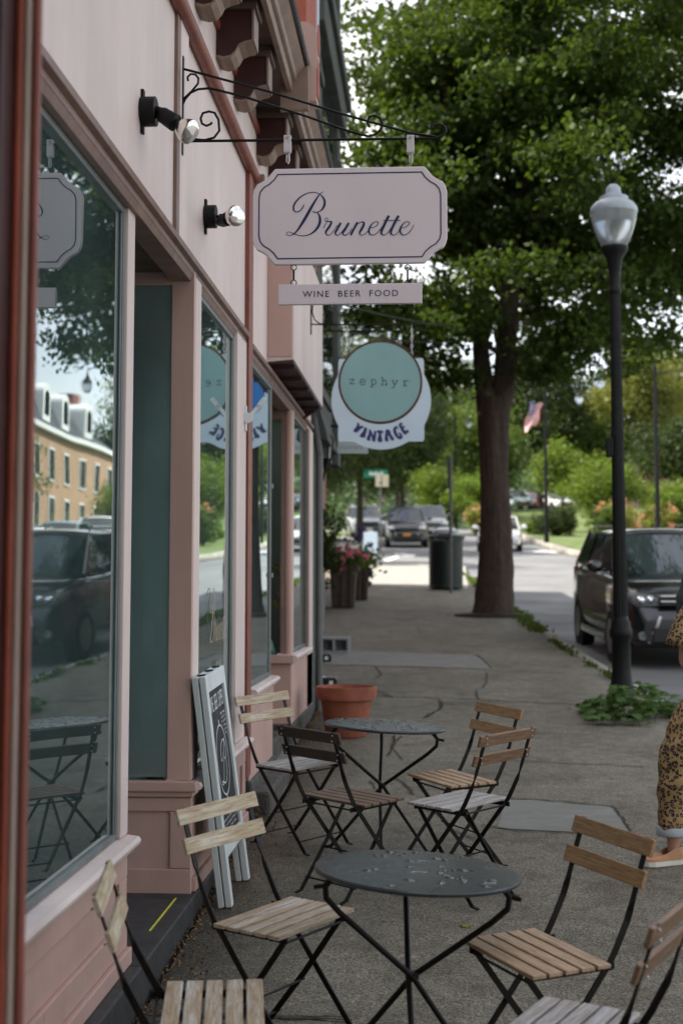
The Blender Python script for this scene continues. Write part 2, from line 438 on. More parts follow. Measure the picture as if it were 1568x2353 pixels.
def sidewalk_mat():
    m, t, b = base('sidewalk_concrete', (.16,.15,.12), .9)
    big = noise(t, .55, 5, .6); fine_ = noise(t, 95, 3, .75); mid = noise(t, 9, 6, .65)
    c = ramp(t, big, [(.34, (.088,.079,.058)), (.66, (.160,.148,.114))])
    c = mixc(t, .55, c, ramp(t, mid, [(.3, (.078,.071,.055)), (.7, (.20,.188,.155))]), 'MIX')
    tcn = t.nodes.new('ShaderNodeTexCoord'); vo = N(t, 'ShaderNodeTexVoronoi', Scale=120); t.links.new(tcn.outputs['Object'], vo.inputs['Vector'])
    agg = ramp(t, fine_, [(.34, (.30,.28,.25)), (.5, (.97,.96,.94)), (.68, (2.4,2.3,2.2))])
    c = mixc(t, 1.0, c, agg, 'MULTIPLY')
    st = ramp(t, noise(t, 2.1, 8, .72), [(.50, (1,1,1)), (.68, (.60,.57,.52))])
    c = mixc(t, 1.0, c, st, 'MULTIPLY')
    gv = N(t, 'ShaderNodeTexVoronoi', Scale=4.2); t.links.new(tcn.outputs['Object'], gv.inputs['Vector'])
    gum = ramp(t, gv.outputs['Distance'], [(.055, (.52,.50,.47)), (.075, (1,1,1))]); c = mixc(t, 1.0, c, gum, 'MULTIPLY')
    sv = ramp(t, noise(t, 1.1, 4, .5, (1,.35,1), dist=1.0), [(.35, (.86,.85,.83)), (.55, (1.05,1.05,1.04))]); c = mixc(t, 1.0, c, sv, 'MULTIPLY')
    t.links.new(c, b.inputs['Base Color']); bump(t, b, fine_, .6, .006); return m
M['sidewalk'] = sidewalk_mat()
M['patch'] = varied('smooth_patch_concrete', (.175,.175,.155), .85, .14, 3, (1,4,1), .4, fine=60)
M['crack'] = varied('dirt_in_joints', (.022,.020,.013), .95, .4, 9)

def leopard():
    m, t, b = base('leopard_print_fabric', (.5,.33,.1), .8)
    tcn = t.nodes.new('ShaderNodeTexCoord')
    n = N(t, 'ShaderNodeTexNoise', Scale=34, Detail=2); t.links.new(tcn.outputs['Object'], n.inputs['Vector'])
    va = N(t, 'ShaderNodeVectorMath', operation='MULTIPLY_ADD'); va.inputs[1].default_value = (.022,.022,.022)
    t.links.new(n.outputs['Color'], va.inputs[0]); t.links.new(tcn.outputs['Object'], va.inputs[2])
    vo = N(t, 'ShaderNodeTexVoronoi', Scale=52, Randomness=.8); t.links.new(va.outputs[0], vo.inputs['Vector'])
    c = ramp(t, vo.outputs['Distance'], [(0, (.28,.17,.18)), (.16, (.28,.17,.18)), (.20, (.02,.013,.016)), (.46, (.02,.013,.016)), (.51, (.36,.235,.10)), (1, (.39,.255,.115))])
    n2 = N(t, 'ShaderNodeTexNoise', Scale=60, Detail=1); t.links.new(tcn.outputs['Object'], n2.inputs['Vector'])
    k = ramp(t, n2.outputs['Fac'], [(.66, (0,0,0)), (.68, (1,1,1))])
    c = mixc(t, k, c, (.36,.235,.10))
    t.links.new(c, b.inputs['Base Color']); bump(t, b, noise(t, 7, 3), .5, .03); return m
M['leopard'] = leopard()

# ------------------------------------------------------------------ leaves and trees
def leaves(name, pts, size, mat, parent, rng, flatten=0.0, kindv=None):
    n = len(pts)
    a = rng.normal(size=(n,3)); a /= np.linalg.norm(a, axis=1)[:,None]
    b = rng.normal(size=(n,3)); b[:,2] *= (1-flatten); b -= a*(a*b).sum(1)[:,None]; b /= np.linalg.norm(b, axis=1)[:,None]
    s = size*(.6+.8*rng.random(n))[:,None]
    v = np.empty((n,4,3)); v[:,0] = pts-a*s*.5; v[:,1] = pts+b*s*.38; v[:,2] = pts+a*s*.5; v[:,3] = pts-b*s*.38
    me = bpy.data.meshes.new(name); me.vertices.add(4*n); me.vertices.foreach_set('co', v.reshape(-1).astype(np.float32))
    me.loops.add(4*n); me.loops.foreach_set('vertex_index', np.arange(4*n, dtype=np.int32))
    me.polygons.add(n); me.polygons.foreach_set('loop_start', np.arange(0, 4*n, 4, dtype=np.int32))
    me.polygons.foreach_set('loop_total', np.full(n, 4, dtype=np.int32)); me.update(); me.materials.append(mat)
    o = bpy.data.objects.new(name, me); COL.objects.link(o); attach(o, parent); return o
def clumps(c, r, n, rng, low=.75, bias=.45):
    d = rng.normal(size=(n,3)); d /= np.linalg.norm(d, axis=1)[:,None]
    d[:,2] = np.where(d[:,2] < 0, d[:,2]*low, d[:,2])
    lump = 1 + .16*np.sin(d[:,0]*5+rng.random()*6) + .13*np.cos(d[:,2]*6+d[:,1]*4+rng.random()*6)
    rad = rng.random(n)**bias * lump
    return np.array(c) + d*rad[:,None]*np.array(r)
def tree(label, x, y, th, tr, cz, cr, nc, per, leaf, mat, seed, spread=.5, zbase=None, cx=0, group='trees beyond the crossing', lean=0, name='tree', cat='tree'):
    rng = np.random.default_rng(seed); z0 = g(y) if zbase is None else zbase
    t = thing(name, label, cat, (x, y, z0), group)
    c = (x+cx, y, z0+cz); cl = clumps(c, cr, nc, rng)
    b = MB(); top = Vector((x+cx*.6, y, z0+th))
    b.tube([(x,y,z0-.1),(x,y,z0+.1*th),(x+cx*.3,y,z0+.6*th),top,(c[0],c[1],c[2]+cr[2]*.5)], [tr*1.5,tr,tr*.8,tr*.65,tr*.15], 9)
    for q in cl[rng.choice(nc, min(10, nc), replace=False)]:
        q = Vector(q); s = top.lerp(Vector(c), .5*rng.random()); b.tube([s, s.lerp(q,.5)+Vector((0,0,.1*cr[2])), q], [tr*.4,tr*.22,tr*.05], 6)
    b.build('trunk', M['bark2'], t, smooth=60)
    pts = np.repeat(cl, per, axis=0); pts = pts + rng.normal(size=pts.shape)*spread*np.array([1,1,.7])
    leaves('crown', pts, leaf, mat, t, rng); return t

# ------------------------------------------------------------------ ground, road, pavement
def sheet(name, xf0, xf1, ys, dz, mat, nx=6, thick=0.0, kk='structure', par=None):
    """strip following the ground profile between x = xf0(y) and xf1(y)"""
    b = MB(); vs = []; fs = []
    for j, y in enumerate(ys):
        a, c = xf0(y), xf1(y)
        for i in range(nx+1):
            vs.append((a+(c-a)*i/nx, y, g(y)+(dz(y) if callable(dz) else dz)))
    n1 = nx+1
    fs = [(j*n1+i, j*n1+i+1, (j+1)*n1+i+1, (j+1)*n1+i) for j in range(len(ys)-1) for i in range(nx)]
    b.add(vs, fs); o = b.build(name, mat, par, smooth=30)
    if thick:
        s = o.modifiers.new('t', 'SOLIDIFY'); s.thickness = thick; s.offset = -1
    if kk: kind(o, kk)
    return o
def frange(a, b, n): return [a+(b-a)*i/n for i in range(n+1)]
ROAD = -.13
sheet('road', lambda y: -70, lambda y: 70, [-80,-20,0,6,12,18,21,24,28,33,38,42,46,50,56,61,66,72,80,90,100,120], ROAD, M['asphalt'], 20)
def kx(y):   # kerb line of the near pavement
    return float(np.interp(y, [-60,5,13.8,20,24.3,33,38,41,43.5,45], [3.0,2.40,2.09,1.77,1.64,1.28,1.05,.55,-.6,-3.2]))
ysw = [-60,-20,-5,0,3,6,9,12,15,18,21,24,27,30,33,36,38,39.5,41,42,43,43.8,44.4]
sheet('sidewalk', lambda y: -6.0 if y > 17 else -1.0, kx, ysw, 0.0, M['sidewalk'], 6, thick=.16)
sheet('kerb', lambda y: kx(y)+.002, lambda y: kx(y)+.15, ysw, .006, M['kerb'], 1, thick=.16)
# far pavement on the left beyond the crossing street, lawn and stone edging on the right
sheet('far_sidewalk', lambda y: -40, lambda y: -2.15, frange(50.5, 96, 16), .0, M['kerb'], 4, thick=.16)
sheet('far_verge', lambda y: -40, lambda y: -4.6, frange(53, 96, 14), .015, M['grass'], 4)
def px0(y): return float(np.interp(y, [46,48,52,60,75,95,120], [9.4,6.3,5.5,5.15,4.9,4.5,4.4]))
def lawnz(y): return .10 + (max(0, min(1, (y-72)/18))**2)*1.3
sheet('lawn', px0, lambda y: 60, frange(46, 150, 30), lawnz, M['grass'], 12)
sheet('lawn_edging', lambda y: px0(y)-.32, lambda y: px0(y)-.002, frange(46, 120, 30), lambda y: min(lawnz(y), .3), M['bedstone'], 1, thick=.3)
sheet('hill_ground', lambda y: -260, lambda y: 260, [119,150,200,260,330,420], -.4, M['grass'], 6)
# road markings of the crossing
b = MB()
for (pts) in [[(872,1291),(884,1293),(934,1272),(922,1270)], [(905,1271),(955,1274),(950,1279),(912,1278)], [(640,1286),(790,1287),(792,1290),(640,1290)]]:
    b.add([gp(px_, py_, ROAD+.004)+Vector((0,0,.002)) for px_, py_ in pts], [(0,1,2,3)])
for pts in [[(1175,1262),(1330,1268),(1332,1272),(1175,1266)]]:
    b.add([gp(px_, py_, ROAD+.004)+Vector((0,0,.002)) for px_, py_ in pts], [(0,1,2,3)])
kind(b.build('crosswalk_markings', M['roadpaint']))
# smooth patches in the pavement; the last is painted sunlight at the corner
def ground_poly(name, pts, mat, dz=.004):
    rng = random.Random(len(pts)+int(pts[0][0])); out = []
    P = [gp(*p) for p in pts]
    for i in range(len(P)):
        a, c = P[i], P[(i+1) % len(P)]; n = max(1, int((c-a).length/.12))
        for k in range(n):
            q = a.lerp(c, k/n); j = .008 if n > 1 else 0
            out.append((q.x+rng.uniform(-j,j), q.y+rng.uniform(-j,j), g(q.y)+dz))
    b = MB(); b.add(out, [tuple(range(len(out)))]); return kind(b.build(name, mat))
ground_poly('sidewalk_patch', [(1139,1904),(1165,1834),(1409,1856),(1446,1918)], M['patch'])
ground_poly('sidewalk_patch', [(745,1526),(748,1498),(800,1494),(1089,1505),(1138,1537)], M['patch'])
ground_poly('sidewalk_patch', [(590,1812),(640,1700),(690,1690),(665,1760),(655,1830)], M['patch'])
ground_poly('sidewalk_patch', [(760,1341),(1075,1352),(1068,1300),(1010,1291),(800,1287)], M['kerb'])  # paler slab imitates sunlight on the corner pavement
# joints and cracks: thin dirt-filled lines lying on the pavement
def groove(lines, name='sidewalk_crack', seed=3):
    rng = random.Random(seed); b = MB()
    for wd, pts in lines:
        P = []
        for i in range(len(pts)-1):
            a, c = gp(*pts[i]), gp(*pts[i+1]); n = max(1, int((c-a).length/.035))
            for k in range(n): P.append(a.lerp(c, k/n))
        P.append(gp(*pts[-1])); j = wd*.7; vs = []
        for i, p in enumerate(P):
            t = (P[min(i+1,len(P)-1)]-P[max(i-1,0)]); n = Vector((-t.y,t.x,0)).normalized()
            p = p + n*rng.uniform(-j,j); h = wd*rng.uniform(.6,1.5)*.5
            for e in (-h,h): q = p+n*e; vs.append((q.x,q.y,g(q.y)+.007))
        b.add(vs, [(2*i,2*i+1,2*i+3,2*i+2) for i in range(len(P)-1)])
    return kind(b.build(name, M['crack']))
def c7(x, y): return (672+x*.5713, 1075+y*.5713)
def c8(x, y): return (672+x*.5713, 1680+y*.5713)
def c2(x, y): return (907.2+x*.2357, 1612.8+y*.2357)
groove([
 (.022, [c7(340,915), c7(400,922), c7(700,930), c7(980,945), c7(1260,958)]),
 (.018, [c7(110,795), c7(500,800), c7(700,808), c7(960,822), c7(1110,826)]),
 (.016, [c7(150,740), c7(420,742), c7(740,752)]), (.02, [c7(740,752), c7(800,805)]),
 (.02, [c7(240,553), c7(410,556)]),
 (.016, [c7(240,680), c7(600,685), c7(1000,688)]),
 (.014, [c8(870,118), c8(1100,130), c8(1430,146)]),
 (.016, [c8(790,265), c8(880,275), c8(1080,283), c8(1285,305)]), (.014, [c8(800,385), c8(900,402), c8(1090,412), c8(1240,415), c8(1352,418)]),
 (.016, [c8(1285,305), c8(1320,350), c8(1345,385), c8(1355,420)]),
 (.014, [c8(-420,1150), c8(-160,1155), c8(120,1160), c8(240,1168)]),
 (.010, [(150,2334),(420,2332),(640,2336),(800,2342)]),
], 'sidewalk_joint')
groove([
 (.016, [c7(330,798), c7(355,830), c7(338,845)]), (.014, [c7(335,895), c7(375,912), c7(400,925)]),
 (.016, [c7(780,825), c7(778,862), c7(762,885)]), (.016, [c7(735,893), c7(742,930)]),
 (.018, [c7(592,935), c7(602,955), c7(590,970)]), (.014, [c7(570,985), c7(530,1008)]),
 (.018, [c2(430,0), c2(455,30), c2(440,62), c2(400,95), c2(340,112), c2(280,155)]),
 (.015, [c2(60,335), c2(25,375), c2(-20,385)]), (.015, [c2(0,752), c2(85,790), c2(140,860), c2(175,905)]),
 (.013, [c2(280,1040), c2(330,1065), c2(420,1095), c2(450,1130)]), (.012, [c2(585,1260), c2(640,1290), c2(780,1340)]),
 (.013, [c2(720,1130), c2(725,1180)]), (.012, [c2(840,1210), c2(960,1215)]),
 (.015, [c7(405,1080), c7(410,1110), c7(395,1135), c7(385,1160)]),
 (.012, [(850,1795),(868,1822),(880,1850)]), (.012, [(905,1690),(900,1720),(925,1745)]),
 (.014, [c7(500,640), c7(510,665)]),
])

# ------------------------------------------------------------------ pink shop (first building)
XW = -1.05
B1 = thing('shop_building', 'pale pink corner shop with bracketed cornice above large windows and recessed entry', 'shop', (-1.05, 5.2, g(5.2)))
def pbox(name, mat, par, *bx, bev=.003):
    b = MB()
    for q in bx: b.box(*q)
    return b.build(name, M[mat], par, bev=bev)
Y0 = 1.0
pbox('wall', 'fascia', B1, (-1.4,-1.07,Y0,8.19,3.20,4.20), (-1.4,-1.06,Y0,8.37,4.20,4.66))
pbox('upper_wall', 'fascia', B1, (-5,-1.12,Y0,8.37,4.90,8.6), bev=0)
pbox('wall_strip', 'fascia', B1, (-1.07,-1.052,5.90,6.09,3.185,4.15))
pbox('wall_strip', 'brownpink', B1, (-1.071,-1.054,5.835,5.899,3.19,4.15), (-1.071,-1.066,6.14,6.155,3.185,4.15))
# transom moulding under the fascia
prof = [(-1.16,3.075),(-1.07,3.075),(-1.058,3.10),(-1.054,3.105),(-1.062,3.135),(-1.040,3.142),(-1.036,3.166),(-1.058,3.172),(-1.07,3.205),(-1.16,3.205)]
b = MB(); b.extr(prof, Y0, 8.19); b.build('transom_moulding', M['brownpink'], B1, bev=.002)
# window opening frames, sills, panels
def shopwin(par, y0, y1, zb, zt, gx=-1.074, post=True):
    fr = MB(); w_ = .03
    f1 = gx+.014
    w_ = .024; fr.box(gx-.03, f1, y0, y0+w_, zb, zt); fr.box(gx-.03, f1, y1-w_, y1, zb, zt)
    fr.box(gx-.03, f1, y0+w_, y1-w_, zt-w_, zt); fr.box(gx-.03, f1, y0+w_, y1-w_, zb, zb+.022)
    fr.box(gx+.003, gx+.010, y1-w_-.014, y1-w_-.001, zb+.022, zt-w_)
    o = fr.build('window_frame', M['winframe'], par, bev=.003)
    gl = MB(); gl.box(gx-.004, gx+.002, y0+w_, y1-w_, zb+.022, zt-w_); gl.build('window_glass', M['glass'], par)
    return o
shopwin(B1, Y0+.05, 5.038, .815, 3.075, gx=-1.112)
shopwin(B1, 6.51, 7.748, .845, 3.075, gx=-1.085)
pbox('pilaster', 'fascia', B1, (-1.16,-1.086,5.04,5.158,.815,3.10))
pbox('pilaster', 'fascia', B1, (-1.175,XW,6.332,6.49,.845,3.10))
pbox('pilaster', 'fascia', B1, (-1.16,XW,7.75,8.13,.845,3.10))
def sill(par, y0, y1, z, xo=-1.0):
    b = MB(); b.extr([(-1.16,z-.055),(xo-.01-.02,z-.055),(xo-.022,z-.045),(xo-.022,z-.035),(xo-.004,z-.03),(xo,z-.016),(xo-.008,z-.003),(xo-.03,z),(-1.16,z+.012)], y0, y1)
    return b.build('window_sill', M['fascia'], par, bev=.002)
sill(B1, Y0, 5.16, .808, -1.036); sill(B1, 6.30, 8.18, .838)
def basewall(par, y0, y1, zt, zb, stile0=True, name='base_panel', xw=-1.05):
    b = MB()
    b.box(-1.25, xw-.012, y0, y1, zb, zt)                 # field
    b.box(xw-.012, xw+.004, y0, y1, zt-.085, zt)          # apron
    b.box(xw-.012, xw+.003, y1-.12, y1, zb+.16, zt-.087)  # stile
    if stile0: b.box(xw-.012, xw+.003, y0, y0+.12, zb+.16, zt-.087)
    b.box(xw-.012, xw+.006, y0, y1, zb+.06, zb+.158)      # lower boards
    b.box(xw-.012, xw+.022, y0, y1+.012, zb, zb+.058)
    return b.build(name, M['pink'], par, bev=.004)
basewall(B1, Y0, 5.14, .752, .362, False, xw=-1.085)
basewall(B1, 6.332, 8.17, .782, .362)
pbox('foundation', 'slab', B1, (-2.3,-1.02,Y0,5.12,0,.360), (-2.3,-1.02,5.12,8.36,.02,.361), bev=.006)
def onz(px_, py_, z_):
    d = ray(px_, py_); return Vector((0,0,CAM_H))+d*((z_-CAM_H)/d.z)
ta, tb = onz(344,2138,.363), onz(404,2063,.363); b = MB(); b.bar([ta, tb], .008, .002, [(1,0,0)]*2); b.build('threshold_tape', M['yellowtape'], B1)
# recessed entry
pbox('entry_ceiling', 'soffit', B1, (-2.1,-1.165,5.16,6.33,3.12,3.2))
pbox('entry_jamb', 'pink', B1, (-1.155,-1.052,6.30,6.331,.845,3.12), (-1.95,-1.155,6.30,6.33,3.06,3.12), bev=.003)
pbox('entry_side_wall', 'pink', B1, (-2.1,-1.17,5.12,5.155,.362,.85), (-2.1,-1.17,5.12,5.155,3.0,3.12))
pbox('entry_side_glass', 'glass', B1, (-2.1,-1.17,5.135,5.141,.85,3.0), bev=0)
pbox('sidelight_backing', 'teal_backing', B1, (-1.95,-1.158,6.318,6.33,.86,3.06), bev=0)  # opaque teal sheet behind the pane, imitates its reflections
b = MB(); b.quad((-1.95,6.308,.86),(-1.158,6.308,.86),(-1.158,6.308,3.06),(-1.95,6.308,3.06)); b.build('sidelight_pane', M['glass'], B1)
b = MB(); b.extr([(0,0)]*0 or [(-1.95,.80),(-1.02,.80),(-1.02,.845),(-1.95,.845)], 6.27, 6.331); b.box(-1.95,-1.035,6.285,6.33,.775,.799)
b.build('entry_sill', M['pink'], B1, bev=.006)
b = MB(); b.box(-1.95,-1.046,6.31,6.331,.353,.774); b.box(-1.95,-1.044,6.297,6.311,.712,.772); b.box(-1.140,-1.046,6.299,6.311,.466,.711); b.box(-1.95,-1.044,6.297,6.311,.354,.464)
b.build('entry_panel', M['pink'], B1, bev=.004)
d = pbox('entry_door', 'teal_backing', B1, (-2.1,-2.05,5.14,6.28,.352,3.1))
pbox('door_handle', 'steel', d, (-2.05,-2.0,6.1,6.14,1.2,1.5))
# end strip, picture rail moulding and cornice
pbox('end_strip', 'redtrim', B1, (-1.12,-1.043,8.192,8.375,.60,4.16))
def halfround(par, name, mat, x, z, r, y0, y1):
    b = MB(); b.tube([(x,y0,z),(x,y1,z)], r, 12); return b.build(name, M[mat], par, smooth=50)
halfround(B1, 'picture_rail', 'redtrim', -1.045, 4.17, .036, Y0, 8.42)
pbox('picture_rail_stop', 'beige', B1, (-1.07,-.985,8.42,8.475,4.02,4.19))
def cornice(par, y0, y1, ybr, stop=0):
    b = MB(); b.extr([(-1.10,4.50),(-1.043,4.50),(-1.035,4.53),(-1.043,4.56),(-1.10,4.56)], y0, y1); b.build('frieze_band', M['redtrim'], par, bev=.003)
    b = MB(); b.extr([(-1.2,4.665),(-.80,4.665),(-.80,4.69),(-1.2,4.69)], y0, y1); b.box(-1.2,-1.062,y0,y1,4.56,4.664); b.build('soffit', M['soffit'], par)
    b = MB(); b.extr([(-.83,4.632),(-.80,4.632),(-.797,4.69),(-.785,4.694),(-.775,4.70),(-.768,4.73),(-.745,4.755),(-.728,4.775),(-.722,4.79),(-.722,4.80),(-.83,4.80)], y0, y1)
    b.build('cornice_fascia', M['beige'], par, bev=.003)
    b = MB(); b.extr([(-1.2,4.801),(-.708,4.785),(-.700,4.79),(-.700,4.835),(-1.2,4.95)], y0, y1); b.build('roof_edge', M['blackplastic'], par)
    for y in ybr:
        b = MB(); S = [(-1.058,4.365),(-1.02,4.355),(-.985,4.362),(-.962,4.385),(-.945,4.418),(-.915,4.432),(-.878,4.440),(-.874,4.60),(-1.058,4.60)]
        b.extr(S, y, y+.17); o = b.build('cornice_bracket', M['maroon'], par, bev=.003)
        e = MB(); n = len(S)-2
        for i in range(n-1):
            (xa,za),(xb,zb_) = S[i], S[i+1]
            e.add([(xa,y-.006,za-.008),(xb,y-.006,zb_-.008),(xb,y-.006,zb_+.005),(xa,y-.006,za+.005),(xa,y+.176,za-.008),(xb,y+.176,zb_-.008),(xb,y+.176,zb_+.005),(xa,y+.176,za+.005)],
                  [(0,1,2,3),(7,6,5,4),(0,4,5,1),(3,2,6,7),(0,3,7,4),(1,5,6,2)])
        e.box(-.877,-.866,y-.006,y+.176,4.44,4.602)
        e.build('bracket_trim', M['beige'], o)
        c = MB(); c.box(-1.06,-.85,y-.025,y+.195,4.602,4.634); c.box(-1.06,-.858,y-.012,y+.182,4.634,4.664); c.build('bracket_cap', M['beige'] if False else M['soffit'], o, bev=.003)
cornice(B1, Y0, 8.38, [1.73+.65*i for i in range(10)])
# rounded end block on the cornice
b = MB(); yc = 8.30
b.box(-.86,-.66,yc,yc+.16,4.60,4.80)
disc = [(-.80+.0,0)]
pts = [(-.84,4.80),(-.655,4.80)] + [(-.655-.0925+.0925*math.cos(R(a)), 5.0+.0925*math.sin(R(a))) for a in range(0,181,15)]
b.prism([(x,z) for x,z in pts], lambda x,z:(x,yc,z), lambda x,z:(x,yc+.16,z))
o = b.build('cornice_end_block', M['pink'], B1, smooth=35)
b = MB(); b.prism([(8.38+.068*math.cos(R(a)), 5.0+.10*math.sin(R(a))) for a in range(0,360,20)], lambda y,z:(-.650,y,z), lambda y,z:(-.656,y,z)); b.prism([(yc+.01,4.64),(yc+.15,4.64),(yc+.15,4.86),(yc+.01,4.86)], lambda y,z:(-.652,y,z), lambda y,z:(-.66,y,z))
b.build('end_block_disc', M['orangered'], o)
pbox('end_block_bracket', 'beige', B1, (-.87,-.70,8.22,8.27,4.52,4.80))
# dim rooms behind the windows
pbox('interior_wall', 'room', B1, (-4.3,-4.2,Y0,8.3,.36,3.2), (-4.2,-1.3,.9,Y0,.36,3.2), (-4.2,-2.12,4.88,4.93,.36,3.2), (-4.2,-1.96,6.36,6.42,.36,3.2), (-4.2,-1.3,8.25,8.35,.36,3.2), (-4.2,-1.3,Y0,8.3,3.2,3.3), bev=0)
pbox('interior_panel', 'palepanel', B1, (-1.24,-1.135,4.96,5.0,.41,3.05), bev=0)
pbox('bounce_panel', 'palepanel', B1, (-1.66,-1.62,1.3,4.6,.41,3.0), bev=0)  # pale panel added behind the glass to catch daylight and lift the window
pbox('bounce_panel', 'palepanel', B1, (-1.56,-1.52,6.6,7.7,.41,3.0), bev=0)  # same added light-catching panel for the second window
pbox('interior_floor', 'interiorwood', B1, (-4.2,-1.26,Y0,5.0,.352,.40), (-4.2,-1.26,6.4,8.2,.352,.40), bev=0)
b = MB(); b.box(-2.9,-2.2,3.0,4.6,.40,1.15); b.build('interior_counter', M['interiorwood'], B1)
# gilt lettering on the second window
# (script lettering is traced once and reused on sign, window and board)
SCRIPT = {
'B': [[(500,62,5),(470,80,8),(440,110,14),(405,165,22),(360,240,30),(310,330,34),(260,415,32),(205,500,22),(165,545,14),(130,568,8),(95,573,6),(70,560,6),(72,540,6),(95,530,6),(125,538,7),(165,555,8),(215,570,8),(270,575,9),(330,562,13),(385,530,20),(430,480,28),(455,425,31),(458,370,27),(445,330,17),(425,303,9)],
      [(455,90,6),(490,125,16),(512,170,24),(510,215,26),(490,260,22),(455,290,12),(420,302,9),(390,300,13),(378,290,15)],
      [(455,90,6),(415,74,8),(365,70,9),(300,85,11),(240,118,13),(190,165,17),(158,215,20),(150,255,19),(162,288,13),(190,298,10),(225,285,11),(252,255,13),(268,225,11),(273,212,7)]],
'runette': [[(495,485,8),(520,445,8),(540,400,7),(550,380,6),(535,366,6),(518,375,6),(518,395,6),(540,410,9),(575,408,14),(590,418,22),(575,455,25),(545,500,25),(525,530,22),(535,560,11),(560,568,9),(595,545,7),(630,495,6),(660,450,7)],
      [(700,425,26),(665,485,26),(638,535,24),(640,560,13),(670,568,9),(710,530,7),(760,465,7)],[(792,425,24),(755,490,26),(725,535,24),(730,562,13),(755,568,9),(795,540,7),(830,490,7)],
      [(893,418,24),(860,480,24),(825,545,24),(815,568,20)],[(835,510,7),(880,450,8),(930,418,9),(965,420,18),(965,450,26),(940,500,26),(920,535,22),(925,562,11),(945,568,8),(985,550,7),(1040,490,6)],
      [(1040,485,7),(1085,475,7),(1125,450,7),(1135,425,8),(1115,412,8),(1075,425,9),(1040,470,17),(1025,515,21),(1035,550,15),(1065,566,10),(1105,555,7),(1150,510,7),(1185,460,6)],
      [(1258,342,28),(1225,405,28),(1190,480,28),(1170,530,26),(1180,560,15),(1205,567,9),(1245,540,7),(1280,490,6)],
      [(1370,342,28),(1335,405,28),(1300,475,28),(1280,530,26),(1290,560,15),(1315,567,9),(1355,545,7),(1390,490,6)],
      [(1193,398,8),(1392,396,8)],
      [(1395,487,7),(1440,478,7),(1485,450,8),(1497,425,9),(1475,411,8),(1435,425,9),(1400,470,18),(1388,515,21),(1400,550,15),(1430,567,10),(1470,555,8),(1515,510,7),(1548,450,6)]]}
b = MB()
wmap = lambda x, y: (-1.071, 6.92+x*.00040, 1.72-y*.00052)
for k in SCRIPT:
    for s_ in SCRIPT[k]: b.ribbon([(x,y,w_*1.5) for x,y,w_ in s_], wmap, 4)
b.text('WINE BEER', lambda x, y: (-1.071, 7.16+x, 1.29+y), .2, .03)
b.build('window_lettering', flat('gilt_lettering', (.36,.30,.20), .4), B1)

# ------------------------------------------------------------------ second shop (pale pink, box hood)
B2 = thing('shop_building', 'pink shop behind the round aqua sign, with boxed hood over its second recessed window', 'shop', (-1.05, 10.6, g(10.6)))
pbox('wall', 'fascia', B2, (-1.4,-1.07,8.376,12.90,3.17,4.20), (-1.4,-1.06,8.376,12.9,4.20,4.66))
pbox('upper_wall', 'fascia', B2, (-5,-1.12,8.376,12.9,4.90,8.6), bev=0)
b = MB(); b.extr([(x,z-.03) for x,z in prof], 8.376, 12.88); b.build('transom_moulding', M['brownpink'], B2, bev=.002)
cornice(B2, 8.382, 12.7, [8.62+.65*i for i in range(6)])
shopwin(B2, 8.40, 9.54, 1.10, 3.045)
b = MB(); b.cyl((-1.082,9.565,1.10),(-1.082,9.565,3.05),.022,n=10); b.build('corner_post', M['brownpink'], B2, smooth=40)
b = MB()
for z_ in (1.75,2.35): b.box(-1.075,-1.05,9.55,9.585,z_,z_+.03)
b.build('corner_clamp', M['steel'], B2)
sill(B2, 8.378, 9.66, 1.09, -1.005)
pbox('base_panel', 'pink', B2, (-1.25,-1.052,8.378,9.62,.56,1.035), (-1.06,-1.047,8.378,9.62,.955,1.034), bev=.004)
# recess of the second shop
b = MB(); b.box(-1.62,-1.115,10.935,10.941,1.17,2.98); b.build('side_window_glass', M['glass_clear'], B2)
b = MB(); b.box(-1.62,-1.112,10.92,10.95,2.98,3.05); b.box(-1.66,-1.62,10.92,10.95,1.12,3.05); b.box(-1.14,-1.108,10.925,10.95,1.17,2.98); b.build('side_window_frame', M['brownpink'], B2, bev=.003)
b = MB(); b.cyl((-1.078,10.96,1.16),(-1.078,10.96,3.05),.038,n=14); b.build('corner_post', M['pink'], B2, smooth=40)
pbox('side_window_sill', 'pink', B2, (-1.66,-1.03,10.89,10.96,1.10,1.165), bev=.006)
pbox('base_panel', 'pink', B2, (-1.66,-1.052,10.93,11.0,.64,1.10), (-1.25,-1.05,11.0,12.88,.64,1.10), bev=.006)
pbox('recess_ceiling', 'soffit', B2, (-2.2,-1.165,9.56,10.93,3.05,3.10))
pbox('recess_side_wall', 'pink', B2, (-2.2,-1.12,9.62,9.65,.6,3.05))
pbox('shop_door', 'teal_backing', B2, (-2.24,-2.2,9.66,10.9,.6,3.05))
sill(B2, 10.90, 12.40, 1.165, -1.005)
shopwin(B2, 11.0, 12.28, 1.175, 3.045)
pbox('pilaster', 'fascia', B2, (-1.16,XW,12.30,12.90,.64,3.08))
pbox('pilaster_moulding', 'brownpink', B2, (-1.06,-1.035,12.24,12.31,1.17,3.05), (-1.055,-1.04,12.36,12.40,1.17,3.05))
pbox('foundation', 'roughstone', B2, (-2.3,-1.035,8.37,9.70,.1,.56), (-2.3,-1.10,9.70,10.9,.1,.60), (-2.3,-1.04,10.9,12.95,.2,.64), (-1.1,-.93,8.40,9.55,.15,.50), bev=.02)
pbox('interior_wall', 'roomgreen', B2, (-3.1,-3.0,8.4,12.8,.6,3.2), (-3.0,-1.3,12.75,12.85,.6,3.2), (-3.0,-1.3,8.38,8.42,.6,3.2), bev=0)
pbox('interior_post', 'roomgreen', B2, (-1.50,-1.42,11.55,11.63,.62,3.1), (-1.27,-1.22,12.3,12.34,.62,3.1), bev=.004)
pbox('interior_floor', 'interiorwood', B2, (-3.0,-1.26,8.4,12.8,.60,1.02), bev=0)
